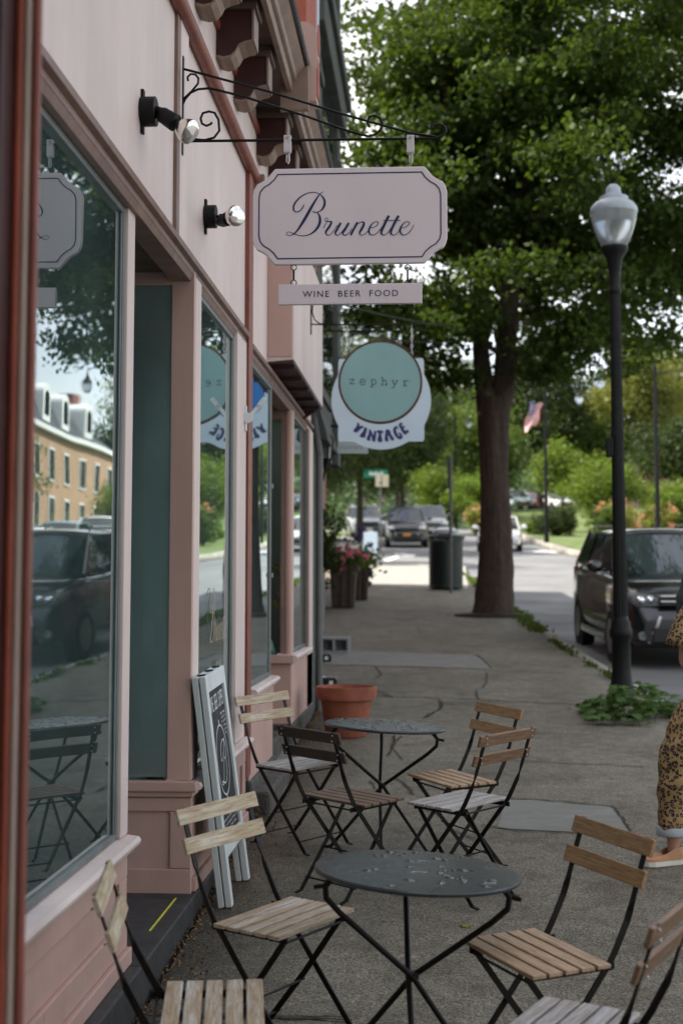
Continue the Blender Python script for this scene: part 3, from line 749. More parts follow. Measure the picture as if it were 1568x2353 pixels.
# projecting hood box
b = MB(); b.extr([(-1.07,3.185),(-.893,3.20),(-.893,4.19),(-1.07,4.19)], 9.37, 11.95); o = b.build('hood_box', M['fascia'], B2, bev=.004)
pbox('hood_end_panel', 'pink', o, (-1.068,-.905,9.362,9.369,3.22,4.15), bev=.002)
b = MB(); b.box(-1.068,-.897,9.372,11.94,3.176,3.196)
for i in range(5): b.box(-1.068,-.90,9.5+.55*i,9.53+.55*i,3.150,3.178)
b.extr([(-1.068,3.10),(-1.04,3.10),(-.92,3.176),(-1.068,3.176)], 11.90, 11.94)
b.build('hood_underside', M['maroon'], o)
# oriel above the cornice
pbox('oriel', 'orangered', B2, (-1.12,-.86,9.9,10.85,5.3,8.2), bev=.004)
pbox('oriel_trim', 'vwhite', B2, (-.868,-.845,10.80,10.90,5.3,8.2))
# display inside the far window
b = MB(); b.lathe([(.0,0),(.10,.02),(.13,.12),(.10,.22),(.04,.27)], (-1.36,11.45,1.035), 16); b.build('display_vase', flat('pale_green_vase', (.25,.42,.36), .3), B2, smooth=60)
rng = np.random.default_rng(5)
wr = thing('dried_wreath', 'dried flower wreath hanging inside the second shop window', 'wreath', (-1.34, 11.3, 1.9)); kk_ = []
th = rng.random(260)*2*PI; pts = np.stack([-1.25+.12*np.cos(th), 11.3+.05*rng.normal(size=260), 1.70+.14*np.sin(th)], 1)+rng.normal(size=(260,3))*.018
leaves('leaves', pts[:190], .05, LM['olive'], wr, rng); leaves('flowers', pts[190:], .045, M['purpleleaf'], wr, rng)
b = MB(); b.cyl((-1.25,11.3,1.83),(-1.25,11.3,3.05),.004,n=5); b.build('string', M['rust'], wr)

# ------------------------------------------------------------------ dark stone building further on
B3 = thing('stone_building', 'tall dark grey stone building with stacked pier mouldings beyond the pink shops', 'building', (-1.05, 14.8, g(14.8)))
pbox('wall', 'darkstone', B3, (-6,-1.09,12.96,16.55,3.05,10.5), (-6,-2.2,13.9,16.55,.3,3.049), (-6,-1.06,12.96,13.85,.3,3.049), bev=.01)
for y_ in (12.97, 16.1):
    b = MB(); b.box(-1.09,-1.02,y_,y_+.42,3.05,10.5)
    for z_ in (3.6,4.2,5.0,5.75,6.5): b.box(-1.09,-.985,y_-.005,y_+.45,z_,z_+.10)
    b.build('pier', M['darkstone'], B3, bev=.015)
pbox('cornice', 'darkstone', B3, (-1.12,-.95,12.96,16.62,7.0,7.35), (-1.12,-.90,12.96,16.7,7.35,7.5), bev=.015)
for z_ in (3.7, 5.6):
    f = pbox('window', 'darkstone', B3, (-1.13,-1.055,13.85,15.65,z_-.1,z_+1.5)); pbox('pane', 'carglass', f, (-1.06,-1.048,14.0,15.5,z_,z_+1.4), bev=0)
b = MB(); b.tube([(-1.0,13.0,.55),(-1.0,13.0,2.9),(-1.06,13.0,3.3)], .035, 10)
b.build('downpipe', M['galv'], B3, smooth=50)
pbox('meter_box', 'galv', B3, (-1.06,-.99,13.40,13.56,1.25,1.75), bev=.01)
b = MB(); b.extr([(-1.08,3.32),(-1.0,3.32),(-.93,3.07),(-.93,3.03),(-1.08,3.03)], 13.0, 14.6); b.build('shop_awning', M['darkstone'], B3, bev=.006)
# building set back behind the planters (its shade falls on the pavement)
B4 = thing('brick_building', 'dark brick building set back behind the flower planters', 'building', (-4.4, 27, g(27)))
pbox('wall', 'redroof', B4, (-9,-2.55,16.7,35.2,.5,9.5), bev=0)
for i in range(5):
    o = pbox('window', 'carglass', B4, (-2.56,-2.52,18.5+3.4*i,20+3.4*i,2.4,4.2), bev=0)
    pbox('sill', 'beige', o, (-2.56,-2.44,18.4+3.4*i,20.1+3.4*i,2.3,2.4), bev=0)
# neighbour's painted column at the very left
B0 = thing('shop_building', 'dark maroon neighbouring shop front with red and cream fluted corner column', 'shop', (-.75, 2.4, g(2.4)))
pbox('column', 'maroon', B0, (-1.3,-.753,2.42,2.52,0,4.3), bev=.004)
b = MB(); b.cyl((-.7446,2.5,0),(-.7446,2.5,4.3),.0090,n=12); b.build('column_bead', M['orangered'], B0, smooth=50)
b = MB(); b.cyl((-.7288,2.5,0),(-.7288,2.5,4.3),.0082,n=12); b.build('column_bead', M['cream'], B0, smooth=50)
b = MB(); b.cyl((-.713,2.5,.62),(-.713,2.5,4.3),.0090,n=12); b.cyl((-.711,2.5,0),(-.711,2.5,.62),.011,n=12); b.build('column_bead', M['redtrim'], B0, smooth=50)

BK = thing('shop_building', 'row of plain brick shops added behind the viewpoint to block light, outside the direct view', 'building', (-1.2, -12, g(-12)))
pbox('wall', 'redroof', BK, (-7,-1.15,-40,.6,-2.5,8.8), bev=0)  # unseen mass added to hold back sky light from behind
for i in range(7):
    f = pbox('window', 'winframe', BK, (-1.15,-1.10,-36+5*i,-33+5*i,g(-35+5*i)+.8,g(-35+5*i)+2.9), bev=0); pbox('pane', 'carglass', f, (-1.10,-1.09,-35.9+5*i,-33.1+5*i,g(-35+5*i)+.9,g(-35+5*i)+2.8), bev=0)
# ------------------------------------------------------------------ wall bracket and hanging signs
YS = 5.94
def sg(x, y, Y=YS): return at(x, y, Y)
BR = thing('sign_bracket', 'black scrolled wrought iron bracket carrying the white script sign', 'bracket', tuple(sg(408, 322)))
def pl(pts, Y=YS): return [sg(x, y, Y) for x, y in pts]
b = MB(); a0, a1 = sg(409,130), sg(409,356); b.box(-1.056,-1.047,YS-.013,YS+.013,a1.z,a0.z); b.build('wall_plate', M['black_iron'], BR, bev=.002)
b = MB(); b.tube(pl([(405,324.5),(700,321.5),(985,318),(1003,317),(1016,311),(1023,300),(1020,290),(1009,285),(998,287),(993,292)]), .0062, 8); b.build('bar', M['black_iron'], BR, smooth=60)
b = MB(); b.tube(pl([(409,152),(416,157),(432,161),(620,211),(800,266),(940,305),(1000,314)]), .0055, 8); b.build('stay', M['black_iron'], BR, smooth=60)
b = MB(); b.tube(pl([(413,268),(416,250),(425,228),(438,213),(455,205),(478,203),(500,207),(560,222),(700,266),(800,301),(845,313),(861,309),(874,298),(878,284),(872,271),(860,265),(848,268),(843,281),(848,292)]), .0055, 8)
b.build('scroll', M['black_iron'], BR, smooth=60)
b = MB(); b.tube(pl([(423,226),(440,210),(455,192),(456,180),(449,171),(438,170),(431,177),(432,186)]), .005, 8); b.build('scroll', M['black_iron'], BR, smooth=60)
b = MB(); b.tube(pl([(418,312),(440,319),(470,322),(492,316),(504,300),(502,275),(493,259),(480,256),(466,260),(461,272),(464,284),(474,289),(484,285),(487,281)]), .0055, 8); b.build('scroll', M['black_iron'], BR, smooth=60)

def cut_corner(x0, x1, z0, z1, pts):
    """outline with the same shaped corner in all four corners; pts = (dx from side, dz from edge) going edge -> side"""
    o = [(x1-a, z1-c) for a, c in pts] + [(x1-a, z0+c) for a, c in reversed(pts)] + [(x0+a, z0+c) for a, c in pts] + [(x0+a, z1-c) for a, c in reversed(pts)]
    return o
tl, brr = sg(582, 391), sg(1027, 604)
X0s, X1s, Z1s, Z0s = tl.x, brr.x, tl.z, brr.z
CO = [(.095,0),(.080,.017),(.059,.043),(.0355,.058),(.018,.066),(.005,.089),(0,.11)]
S1 = thing('hanging_sign', 'large white shaped signboard reading Brunette in navy script', 'sign', (0, YS, Z0s))
b = MB(); b.prism(cut_corner(X0s, X1s, Z0s, Z1s, CO), lambda x,z:(x,YS-.014,z), lambda x,z:(x,YS+.014,z))
b.build('sign_board', M['signwhite'], S1, bev=.003)
i_ = .025; CI = [(.080,0),(.065,.023),(.044,.042),(.0205,.056),(.006,.074),(0,.098)]
ol = cut_corner(X0s+i_+.002, X1s-i_-.002, Z0s+i_, Z1s-i_, CI)
b = MB(); vs = []; n = len(ol)
for k in range(n):
    p0, p1, p2 = Vector(ol[k-1]), Vector(ol[k]), Vector(ol[(k+1)%n])
    d1, d2 = (p1-p0).normalized(), (p2-p1).normalized(); t = (d1+d2).normalized(); nn = Vector((-t.y,t.x))*(.0026/max(.5,nn_ if (nn_:=abs(t.dot(d1))) else 1))
    for q in (p1+nn, p1-nn): vs.append((q.x, YS-.0155, q.y))
b.add(vs, [(2*k,2*k+1,(2*k+3)%(2*n),(2*k+2)%(2*n)) for k in range(n)]); b.build('border_line', M['navy'], S1)
def bmap(Y, dx=0, dy=0):
    def f_(x, y):
        p = sg(645.1+x*.19714+dx, 430.1+y*.19714+dy); return (p.x, Y, p.z)
    return f_
b = MB()
for k in SCRIPT:
    for j, s_ in enumerate(SCRIPT[k]): b.ribbon(s_, bmap(YS-.0155-.0002*j), 6)
b.build('script_lettering', M['navy'], S1)
def chain_links(b, p, q, n, r=.009, t=.0022, rad=None):
    p, q = Vector(p), Vector(q); L = (q-p).length/n
    for i in range(n):
        c = p.lerp(q, (i+.5)/n); d = (q-p).normalized(); s = Vector((1,0,0)) if i % 2 == 0 else Vector((0,1,0))
        s = (s-d*s.dot(d)).normalized(); h = L*.62
        b.tube([c+d*h*math.cos(a)+s*r*math.sin(a) for a in [2*PI*k/10 for k in range(10)]], t, 5, closed=True)
def hanger(par, x, ztop, zbot):
    b = MB(); b.box(x-.016,x+.016,YS-.012,YS-.008,ztop-.055,ztop+.018); b.box(x-.016,x+.016,YS+.008,YS+.012,ztop-.055,ztop+.018); b.box(x-.015,x+.015,YS-.012,YS+.012,ztop-.058,ztop-.054)
    o = b.build('hanger_clip', M['whiteclip'], par, bev=.002)
    b = MB(); b.cyl((x+.001,YS-.018,ztop+.006),(x+.001,YS+.016,ztop+.006),.0055,n=8); b.build('bolt', M['steel'], o)
    b = MB(); z_ = ztop-.058
    b.tube([(x,YS,z_+.012),(x+.006,YS,z_),(x+.007,YS,z_-.035),(x+.002,YS,z_-.048),(x-.004,YS,z_-.04),(x-.003,YS,z_-.008)], .0038, 7)
    b.build('snap_hook', M['whiteclip'], o, smooth=60)
    b = MB(); b.tube([(x+.012*math.cos(a),YS,zbot+.010+.013*math.sin(a)) for a in [2*PI*k/14 for k in range(14)]], .0018, 6, closed=True); b.build('eye_ring', M['black_iron'], o)
for px_ in (660.5, 942): p = sg(px_, 321); hanger(S1, p.x, p.z, Z1s)
tl2, br2 = sg(640, 655), sg(969, 697)
S2 = thing('hanging_sign', 'narrow white plank sign reading WINE BEER FOOD below the script signboard', 'sign', (0, YS, br2.z))
b = MB(); b.box(tl2.x, br2.x, YS-.012, YS+.012, br2.z, tl2.z); b.build('sign_board', M['signwhite'], S2, bev=.002)
ta, tb = sg(695.5, 684), sg(914, 667)
b = MB(); b.text('WINE  BEER  FOOD', lambda x, y: (ta.x+x, YS-.0135, ta.z+y), tb.x-ta.x, tb.z-ta.z, 1.22); b.build('lettering', M['navy'], S2)
for px_ in (674.5, 935.5):
    p = sg(px_, 609); q = sg(px_, 655); b = MB()
    for z_ in (p.z-.010, q.z+.010): b.tube([(p.x+.012*math.cos(a),YS,z_+.012*math.sin(a)) for a in [2*PI*k/14 for k in range(14)]], .0022, 6, closed=True)
    b.tube([(p.x,YS,p.z-.02),(p.x,YS,q.z+.02)], [.0045,.0045], 7); b.build('link', M['black_iron'], S2)

# round aqua sign
YZ = 10.7; Zc = at(873, 878, YZ); RZ = 97*YZ/3267*1.005
S3 = thing('hanging_sign', 'round aqua sign with brown rim reading zephyr in typewriter letters', 'sign', (Zc.x, YZ, Zc.z-RZ))
circ = lambda r, n=64: [(Zc.x+r*math.cos(2*PI*k/n), Zc.z+r*math.sin(2*PI*k/n)) for k in range(n)]
b = MB(); b.prism(circ(RZ), lambda x,z:(x,YZ-.018,z), lambda x,z:(x,YZ+.018,z)); b.build('rim', M['zrim'], S3, smooth=40)
b = MB(); b.prism(circ(RZ-.017), lambda x,z:(x,YZ-.0195,z), lambda x,z:(x,YZ+.0195,z)); b.build('sign_face', M['zephyr'], S3, smooth=40)
ZL = [[(195,230),(195,208)],[(195,208),(283,208)],[(283,210),(195,298)],[(193,298),(285,298)],[(285,298),(286,275)],
 [(400,262),(493,258)],[(493,258),(490,228),(470,212),(445,208),(412,222),(396,258),(404,296),(435,312),(470,310),(492,300)],
 [(598,213),(622,213)],[(622,213),(620,355)],[(590,356),(642,356)],[(622,238),(640,218),(660,212),(688,226),(698,262),(688,298),(658,318),(634,312),(622,300)],
 [(790,182),(825,172)],[(825,170),(825,322)],[(790,320),(842,320)],[(826,250),(845,230),(868,226),(888,236),(893,265),(893,320)],[(868,321),(912,321)],
 [(998,234),(1036,234)],[(1075,234),(1118,234)],[(1012,236),(1058,322)],[(1100,236),(1060,320),(1040,360),(1018,374),(994,368)],
 [(1215,236),(1243,238)],[(1243,238),(1243,333)],[(1212,332),(1292,334)],[(1244,268),(1262,248),(1285,240),(1304,243),(1318,254)]]
b = MB()
for j, s_ in enumerate(ZL):
    b.ribbon([(x,y,13) for x,y in s_], lambda x, y: (lambda p: (p.x, YZ-.0205-.0001*j, p.z))(at(779.5+x*.12, 846.7+y*.12, YZ)), 5)
b.build('lettering', M['ink'], S3)
for px_ in (797, 945):
    p = at(px_, 818, YZ); b = MB(); chain_links(b, (p.x,YZ,Zc.z+math.sqrt(max(.001,RZ**2-(p.x-Zc.x)**2))-.01), (p.x,YZ,at(px_,746,YZ).z+.0), 8, .008, .0025); b.build('chain', M['steel'], S3)
BR2 = thing('sign_bracket', 'thin black iron bracket on the boxed hood above the round aqua sign', 'bracket', (-.893, YZ, at(713,745,YZ).z))
b = MB(); b.box(-.895,-.884,YZ-.012,YZ+.012,at(713,768,YZ).z,at(713,690,YZ).z); b.build('wall_plate', M['black_iron'], BR2)
b = MB(); b.tube([(-.89,YZ,at(713,745,YZ).z),(at(985,748,YZ).x,YZ,at(985,746,YZ).z)], .006, 7); b.build('bar', M['black_iron'], BR2)
b = MB(); b.tube([at(x,y,YZ) for x,y in [(718,700),(717,718),(722,734),(733,743),(748,745)]], .005, 7); b.tube([at(x,y,YZ) for x,y in [(748,745),(758,738),(758,725),(748,718),(740,724)]], .004, 7); b.build('scroll', M['black_iron'], BR2, smooth=60)
# white square-and-circle sign
YV = 12.8
S4 = thing('hanging_sign', 'white square and circle signboard reading VINTAGE, mostly behind the round aqua sign', 'sign', (at(875,1034,YV).x, YV, at(875,1034,YV).z))
c_ = at(875, 919, YV); rv = 115*YV/3267; sq = at(777, 1015, YV); hs = abs(c_.x-sq.x); vs_ = abs(c_.z-sq.z)
cp = []
for a in range(0, 360, 4):
    x, z = rv*math.cos(R(a)), rv*math.sin(R(a))
    cp.append((a, x, z))
ang = math.atan2(vs_, hs); poly = []
for a in range(0, 360, 3):
    x, z = math.cos(R(a)), math.sin(R(a))
    sc = min(hs/max(abs(x),1e-6), vs_/max(abs(z),1e-6)); poly.append((c_.x+x*max(rv, sc), c_.z+z*max(rv, sc)))
b = MB(); b.prism(poly, lambda x,z:(x,YV-.012,z), lambda x,z:(x,YV+.012,z)); b.build('sign_board', M['vwhite'], S4)
b = MB(); b.prism([(c_.x+.235*math.cos(R(a)), c_.z+.06+.235*math.sin(R(a))) for a in range(0,360,10)], lambda x,z:(x,YV-.0135,z), lambda x,z:(x,YV-.013,z)); b.build('blue_disc', flat('bright_blue_sign_paint', (.01,.16,.50), .4), S4)
VL = [[(378,185,26),(382,225,34),(360,285,50),(330,330,62),(325,345,45)],[(468,248,30),(425,262,34),(385,290,44),(350,320,52)],
 [(515,270,45),(505,320,45),(480,380,62),(462,420,92),(460,440,70)],
 [(592,305,30),(590,380,34),(568,450,52),(562,495,50)],[(592,310,24),(625,390,26),(652,470,30)],[(685,330,32),(678,400,34),(660,470,48),(655,510,50)],
 [(722,345,40),(770,333,26),(820,350,42)],[(770,340,30),(770,410,40),(768,480,78),(770,520,66)],
 [(890,322,36),(888,390,36),(884,460,52),(890,510,52)],[(925,318,36),(945,390,38),(985,460,54),(992,490,50)],[(885,320,26),(930,315,26)],[(885,400,20),(950,392,20)],
 [(1090,262,22),(1050,268,34),(1030,310,42),(1045,370,46),(1085,430,48),(1125,450,44),(1150,420,36),(1125,375,26),(1100,378,20)],
 [(1120,215,36),(1150,270,40),(1190,330,50),(1225,375,52)],[(1115,215,26),(1165,190,30)],[(1160,272,24),(1205,245,26)],[(1215,365,40),(1275,320,38)]]
for nm, mat_, ox, oy, yy in (('letter_shadow', 'greyshadow', 14, 14, .0128), ('lettering', 'navy2', 0, 0, .0142)):
    b = MB()
    for j, s_ in enumerate(VL):
        b.ribbon(s_, lambda x, y: (lambda p: (p.x, YV-yy-.00008*j, p.z))(at(772.8+(x+ox)*.12857, 947.5+(y+oy)*.12857, YV)), 5)
    b.build(nm, M[mat_], S4)
for px_ in (800, 950):
    p = at(px_, 822, YV); b = MB(); chain_links(b, (p.x,YV,c_.z+vs_-.005), (p.x,YV,at(px_,762,YV).z), 6, .008, .0025); b.build('chain', M['black_iron'], S4)
b = MB(); b.tube([(-1.0,YV,at(800,760,YV).z),(at(985,760,YV).x,YV,at(985,760,YV).z)], .008, 7); b.build('hanging_bar', M['black_iron'], S4)
# small pale sign on the stone building
YB = 14.6
S5 = thing('hanging_sign', 'small pale grey sign with faint lettering hanging low beyond the VINTAGE sign', 'sign', tuple(at(806,1042,YB)))
b = MB(); P = [at(x,y,YB) for x,y in [(766,1041),(776,1028),(776,985),(844,985),(845,1042)]]
b.prism([(p.x,p.z) for p in P], lambda x,z:(x,YB-.01,z), lambda x,z:(x,YB+.01,z)); b.build('sign_board', varied('pale_grey_sign', (.42,.47,.46), .5, .08, 4), S5)
ta, tb = at(780,1033,YB), at(834,1024,YB)
b = MB()
for k in range(9):
    b.box(ta.x+(tb.x-ta.x)*k/9, ta.x+(tb.x-ta.x)*(k+.62)/9, YB-.0115, YB-.0105, ta.z+.012*(k % 2), tb.z)
b.build('lettering', flat('faded_grey_lettering', (.28,.32,.32), .6), S5)
b = MB(); z_ = at(800,985,YB).z; b.tube([(-1.02,YB,z_+.03),(at(850,985,YB).x,YB,z_+.03)], .012, 7); b.build('hanging_bar', M['black_iron'], S5)
# wall lantern on the stone building
YL = 13.7; p = at(747, 1030, YL)
L1 = thing('wall_lantern', 'black four sided wall lantern on the dark stone building', 'lantern', tuple(p))
b = MB(); b.lathe([(.0,.19),(.02,.17),(.075,.11),(.085,.095),(.085,.085)], tuple(p), 6); b.lathe([(.06,-.11),(.065,-.10),(.03,-.16),(.012,-.22),(.0,-.24)], tuple(p), 6)
for k in range(6): a = 2*PI*k/6; b.tube([(p.x+.078*math.cos(a),p.y+.078*math.sin(a),p.z+.09),(p.x+.06*math.cos(a),p.y+.06*math.sin(a),p.z-.105)], .006, 5)
b.tube([(p.x,p.y,p.z-.20),(p.x-.02,p.y,p.z-.30),(-1.02,p.y,p.z-.32)], .012, 6); b.build('lantern_frame', M['black_iron'], L1)
b = MB(); b.lathe([(.055,-.10),(.072,.088)], tuple(p), 6); b.build('lantern_glass', M['globe'], L1)
# awning crank arm on the shop pilaster
A1 = thing('awning_arm', 'short chipped white metal folded awning arm on the pilaster between the two pink shops', 'bracket', (-1.05, 8.1, 2.3))
b = MB(); p = at(561,960,8.08); z0_ = p.z; b.box(-1.053,-1.040,8.05,8.10,z0_-.075,z0_+.07); b.build('wall_plate', M['frame_paint'], A1, bev=.003)
b = MB(); b.cyl((-1.03,8.03,z0_-.005),(-1.03,8.05,z0_-.005),.030,n=16); o = b.build('pivot_disc', M['frame_paint'], A1, smooth=40)
b = MB(); b.bar([(-1.025,8.045,z0_-.005),(-.945,8.045,z0_+.09)], .024, .012, [(0,0,1)]*2); b.cyl((-.965,8.03,z0_+.065),(-.93,8.03,z0_+.11),.013,n=10); b.build('arm', M['frame_paint'], A1, bev=.004)

# two reflector spotlights
def spot(mx_, my_, Ym, bx_, by_, Yb, rb, aim, label):
    p = at(mx_, my_, Ym); q = at(bx_, by_, Yb); wx = -1.07
    t = thing('spotlight', label, 'light', (wx, p.y, p.z), 'spotlights above the shop windows')
    b = MB(); b.cyl((wx,p.y,p.z),(wx+.058,p.y,p.z),.056,n=20); b.box(wx+.0,wx+.012,p.y-.015,p.y+.015,p.z-.085,p.z+.085); b.build('mounting_box', M['black_iron'], t, smooth=40, bev=.003)
    aim = Vector(aim).normalized(); s = q - aim*rb*1.0; e = s - aim*.10
    b = MB(); b.tube([(wx+.055,p.y,p.z),(wx+.085,p.y,p.z),e-aim*.01], .0085, 8); b.lathe([(0,0),(.016,.0),(.016,.02),(0,.02)], (wx+.085,p.y,p.z-.01), 10); b.build('arm', M['black_iron'], t, smooth=50)
    b = MB(); b.tube([e, e+aim*.03, e+aim*.035, s, s+aim*.005], [.020,.024,.030,.034,.030], 14); b.build('socket', M['black_iron'], t, smooth=40)
    b = MB(); L = rb*2.0; f0 = s
    KN = [(0,.34),(.12,.42),(.28,.62),(.45,.82),(.60,.94),(.72,1.0),(.79,.995),(.84,.96),(.90,.80),(.94,.58),(.96,.34),(.97,.05)]
    b.tube([f0+aim*L*k_ for k_,_ in KN], [rb*r_ for _,r_ in KN], 40); b.build('reflector_bulb', M['bulb'], t, smooth=89)
spot(322, 257, 5.16, 424, 296, 5.12, .048, (.75,-.25,-.55), 'black spotlight with silvered bulb angled down beside the iron bracket')
spot(474, 498, 6.68, 535, 498, 6.52, .049, (.55,-.83,-.05), 'black spotlight with round silvered bulb left of the script sign')

# ------------------------------------------------------------------ folding bistro chairs
HS, SD = .202, .264
def make_chair():
    t = thing('folding_chair', 'x', 'chair', local=True)
    upz = [(.296,.770),(.262,.672),(.238,.598),(.226,.565),(.214,.535),(.172,.455),(.150,.420),(.125,.392)]
    foot = (-.185,.012)
    for s_ in (-1, 1):
        x = s_*.165; P = [(x,y,z) for y,z in upz]+[(x,-.03,.200),(x,*foot)]
        wd = [(1,0,0)]*3+[(.75,.6,0),(.2,1,0)]+[(0,1,.3)]*5
        b = MB(); b.bar(P, .019, .0055, wd); b.bar([(x,foot[0]+.004,.012),(x,foot[0]-.03,.006)], .016, .007, [(1,0,0)]*2); b.build('side_frame', M['iron_frame'], t)
        x = s_*.145
        b = MB(); b.bar([(x,-.115,.412),(x,.03,.215),(x,.195,.012)], .019, .0055, [(0,1,0)]*3); b.bar([(x,.19,.014),(x,.228,.006)], .016, .007, [(1,0,0)]*2); b.build('leg', M['iron_frame'], t)
        x = s_*.155
        b = MB(); b.bar([(x,-.128,.412),(x,.175,.412)], .020, .0055, [(0,0,1)]*2); b.cyl((x-.012*s_,.150,.412),(x+.02*s_,.150,.412),.0065,n=8); b.build('seat_rail', M['iron_frame'], t)
    for y_, z_ in ((.155,.408),(-.118,.402),(.150,.062),(-.135,.060),(.045,.185)):
        b = MB(); b.cyl((-.163,y_,z_),(.163,y_,z_),.0042,n=7); b.build('stretcher', M['iron_frame'], t)
    for i in range(5):
        y_ = -SD/2+.023+i*(SD-.046)/4
        b = MB(); b.box(-HS,HS,y_-.0225,y_+.0225,.422,.4345); b.build('seat_slat', W['grey'], t, bev=.0025)
    for i, (y_, z_) in enumerate(((.293,.745),(.261,.657))):
        rot = Matrix.Rotation(R(-19), 3, 'X'); b = MB(); b.obox((0,y_-.009,z_), (2*HS,.013,.052), rot); o = b.build('back_slat', W['brown'], t, bev=.0025)
        for s_ in (-1, 1):
            for dz in (-.012,.012):
                b = MB(); b.sphere((s_*.165,y_+.006+dz*-.1,z_+dz),.004,8,5); b.build('bolt', M['steel'], o, smooth=80)
    return t
chair0 = make_chair()
CH = [(-.468,4.692,58.05,'weatherseat','weather','weathered whitish folding chair between the chalkboard sign and the near table'),
      (-.571,3.842,97.56,'weatherseat','weather','pale worn folding chair seen edge-on beside the pink window sill at bottom left'),
      (.302,4.357,298.4,'honeyseat','honey','honey brown folding chair pulled up at the right of the near table'),
      (.331,3.719,243.8,'grey','brown','silvery grey seated folding chair cut off at the bottom right corner'),
      (-.683,7.626,51.8,'grey','weather','weathered pale backed folding chair beside the far edge of the chalkboard sign'),
      (-.356,6.716,138.4,'darkseat','dark','dark brown folding chair with its back to the camera left of the far table'),
      (.104,7.208,301.9,'honeyseat','honey','honey brown folding chair facing the far table, partly behind another chair'),
      (.126,6.65,229.8,'grey','brown','grey seated folding chair with its back to the camera right of the far table')]
for i, (x, y, a, ms, mb_, lab) in enumerate(CH):
    o = chair0 if i == 0 else copy_tree(chair0)
    o.location = (x, y, g(y)+.008); o.rotation_euler = grot(y, R(a)); o['label'] = lab; o['group'] = 'folding bistro chairs at the pavement tables'
    for ch in o.children:
        mat_ = {'seat_slat': W[ms], 'back_slat': W[mb_]}.get(ch.name.split('.')[0])
        if mat_: ch.material_slots[0].link = 'OBJECT'; ch.material_slots[0].material = mat_

# ------------------------------------------------------------------ round tables
def make_table(RT, x, y, hgt, legs, lab, seed, drops):
    t = thing('bistro_table', lab, 'table', (x, y, g(y)), 'round folding tables on the pavement', local=True); t.rotation_euler = (0, .055, 0)
    b = MB(); b.lathe([(RT-.006,hgt-.016),(RT,hgt-.013),(RT+.001,hgt-.006),(RT-.003,hgt-.001),(RT-.012,hgt)], n=72); b.build('table_top', M['tabletop'], t, smooth=35)
    for a in legs:
        d = Vector((math.cos(R(a)), math.sin(R(a)), 0)); n = Vector((-d.y, d.x, 0)); r0 = RT-.028; zc = hgt*.53
        P = [d*r0*.90+Vector((0,0,hgt-.018)), d*r0+Vector((0,0,hgt-.05)), d*(r0-.004)+Vector((0,0,hgt-.085)), d*(r0-.05)+Vector((0,0,hgt-.13)), Vector((0,0,zc))+n*.012, d*-(r0-.02)+Vector((0,0,.015))]
        b = MB(); b.tube(P, [.011,.010,.0095,.009,.009,.009], 9); b.build('leg', M['iron_frame'], t, smooth=60)
        b = MB(); q = P[-1]; b.tube([q, q-d*.03+Vector((0,0,-.009))], .008, 8); b.build('foot', M['iron_frame'], t)
        b = MB(); q = P[1]; b.bar([q-n*.0+Vector((0,0,.0)), q+d*.035+Vector((0,0,-.004))], .012, .005, [(0,0,1)]*2); b.build('latch', M['iron_frame'], t)
    b = MB(); b.cyl((0,0,hgt*.53-.012),(0,0,hgt*.53+.012),.02,n=12); b.build('hub', M['iron_frame'], t)
    rnd = random.Random(seed)
    for k in range(drops):
        rr, aa = RT*.9*math.sqrt(rnd.random()), rnd.random()*2*PI
        if k < drops*.6: cx_, cy_ = rnd.gauss(.02,.08), rnd.gauss(-.01,.10)
        else: cx_, cy_ = rr*math.cos(aa), rr*math.sin(aa)
        if math.hypot(cx_, cy_) > RT*.9: continue
        b = MB(); s0 = rnd.uniform(.004,.015); n = 11; an = rnd.uniform(0,PI); el = rnd.uniform(1,2.2); ring = []
        for j in range(n):
            th = 2*PI*j/n; r_ = s0*rnd.uniform(.6,1.25); u_, v_ = r_*math.cos(th)*el, r_*math.sin(th)
            ring.append((cx_+u_*math.cos(an)-v_*math.sin(an), cy_+u_*math.sin(an)+v_*math.cos(an)))
        b.add([(*p, hgt+.0002) for p in ring]+[(cx_+(p[0]-cx_)*.6, cy_+(p[1]-cy_)*.6, hgt+.0034) for p in ring]+[(cx_,cy_,hgt+.0042)],
              [(j,(j+1)%n,n+(j+1)%n,n+j) for j in range(n)]+[(n+j,n+(j+1)%n,2*n) for j in range(n)])
        b.build('water_drop', M['wetblack'], t, smooth=80)
    return t
make_table(.308, -.076, 4.37, .667, (196,-12,98), 'near round dark grey table with wet patches on its top', 4, 34)
make_table(.313, -.266, 7.45, .664, (200,-18,95), 'far round dark grey table between four folding chairs', 9, 40)

# ------------------------------------------------------------------ chalkboard A-frame leaning on the pilaster
AF = thing('chalkboard_sign', 'pale blue peeling wooden chalkboard leaning folded against the pink pilaster', 'sign', (-.88, 6.6, g(6.6)))
A_ = {'bl': gp(528,2080), 'br': gp(573,2015)}
ybl, ybr = 6.40, 6.93
bl = Vector((-.905, ybl, g(ybl)+.004)); br_ = Vector((-.890, ybr, g(ybr)+.004)); tlv = Vector((-1.012, 6.27, at(452,1556,6.27).z)); trv = Vector((-1.012, 6.84, at(505,1529,6.84).z))
def bq(u, v, d=0.0):   # u across 0..1, v up 0..1, d outward
    p = bl.lerp(br_, u).lerp(tlv.lerp(trv, u), v); nrm = (br_-bl).cross(tlv-bl).normalized(); return p + (nrm if nrm.x > 0 else -nrm)*d
def panel(b, u0, u1, v0, v1, d0, d1):
    vs = [bq(u0,v0,d0),bq(u1,v0,d0),bq(u1,v1,d0),bq(u0,v1,d0),bq(u0,v0,d1),bq(u1,v0,d1),bq(u1,v1,d1),bq(u0,v1,d1)]
    b.add(vs, [(0,3,2,1),(4,5,6,7),(0,1,5,4),(1,2,6,5),(2,3,7,6),(3,0,4,7)])
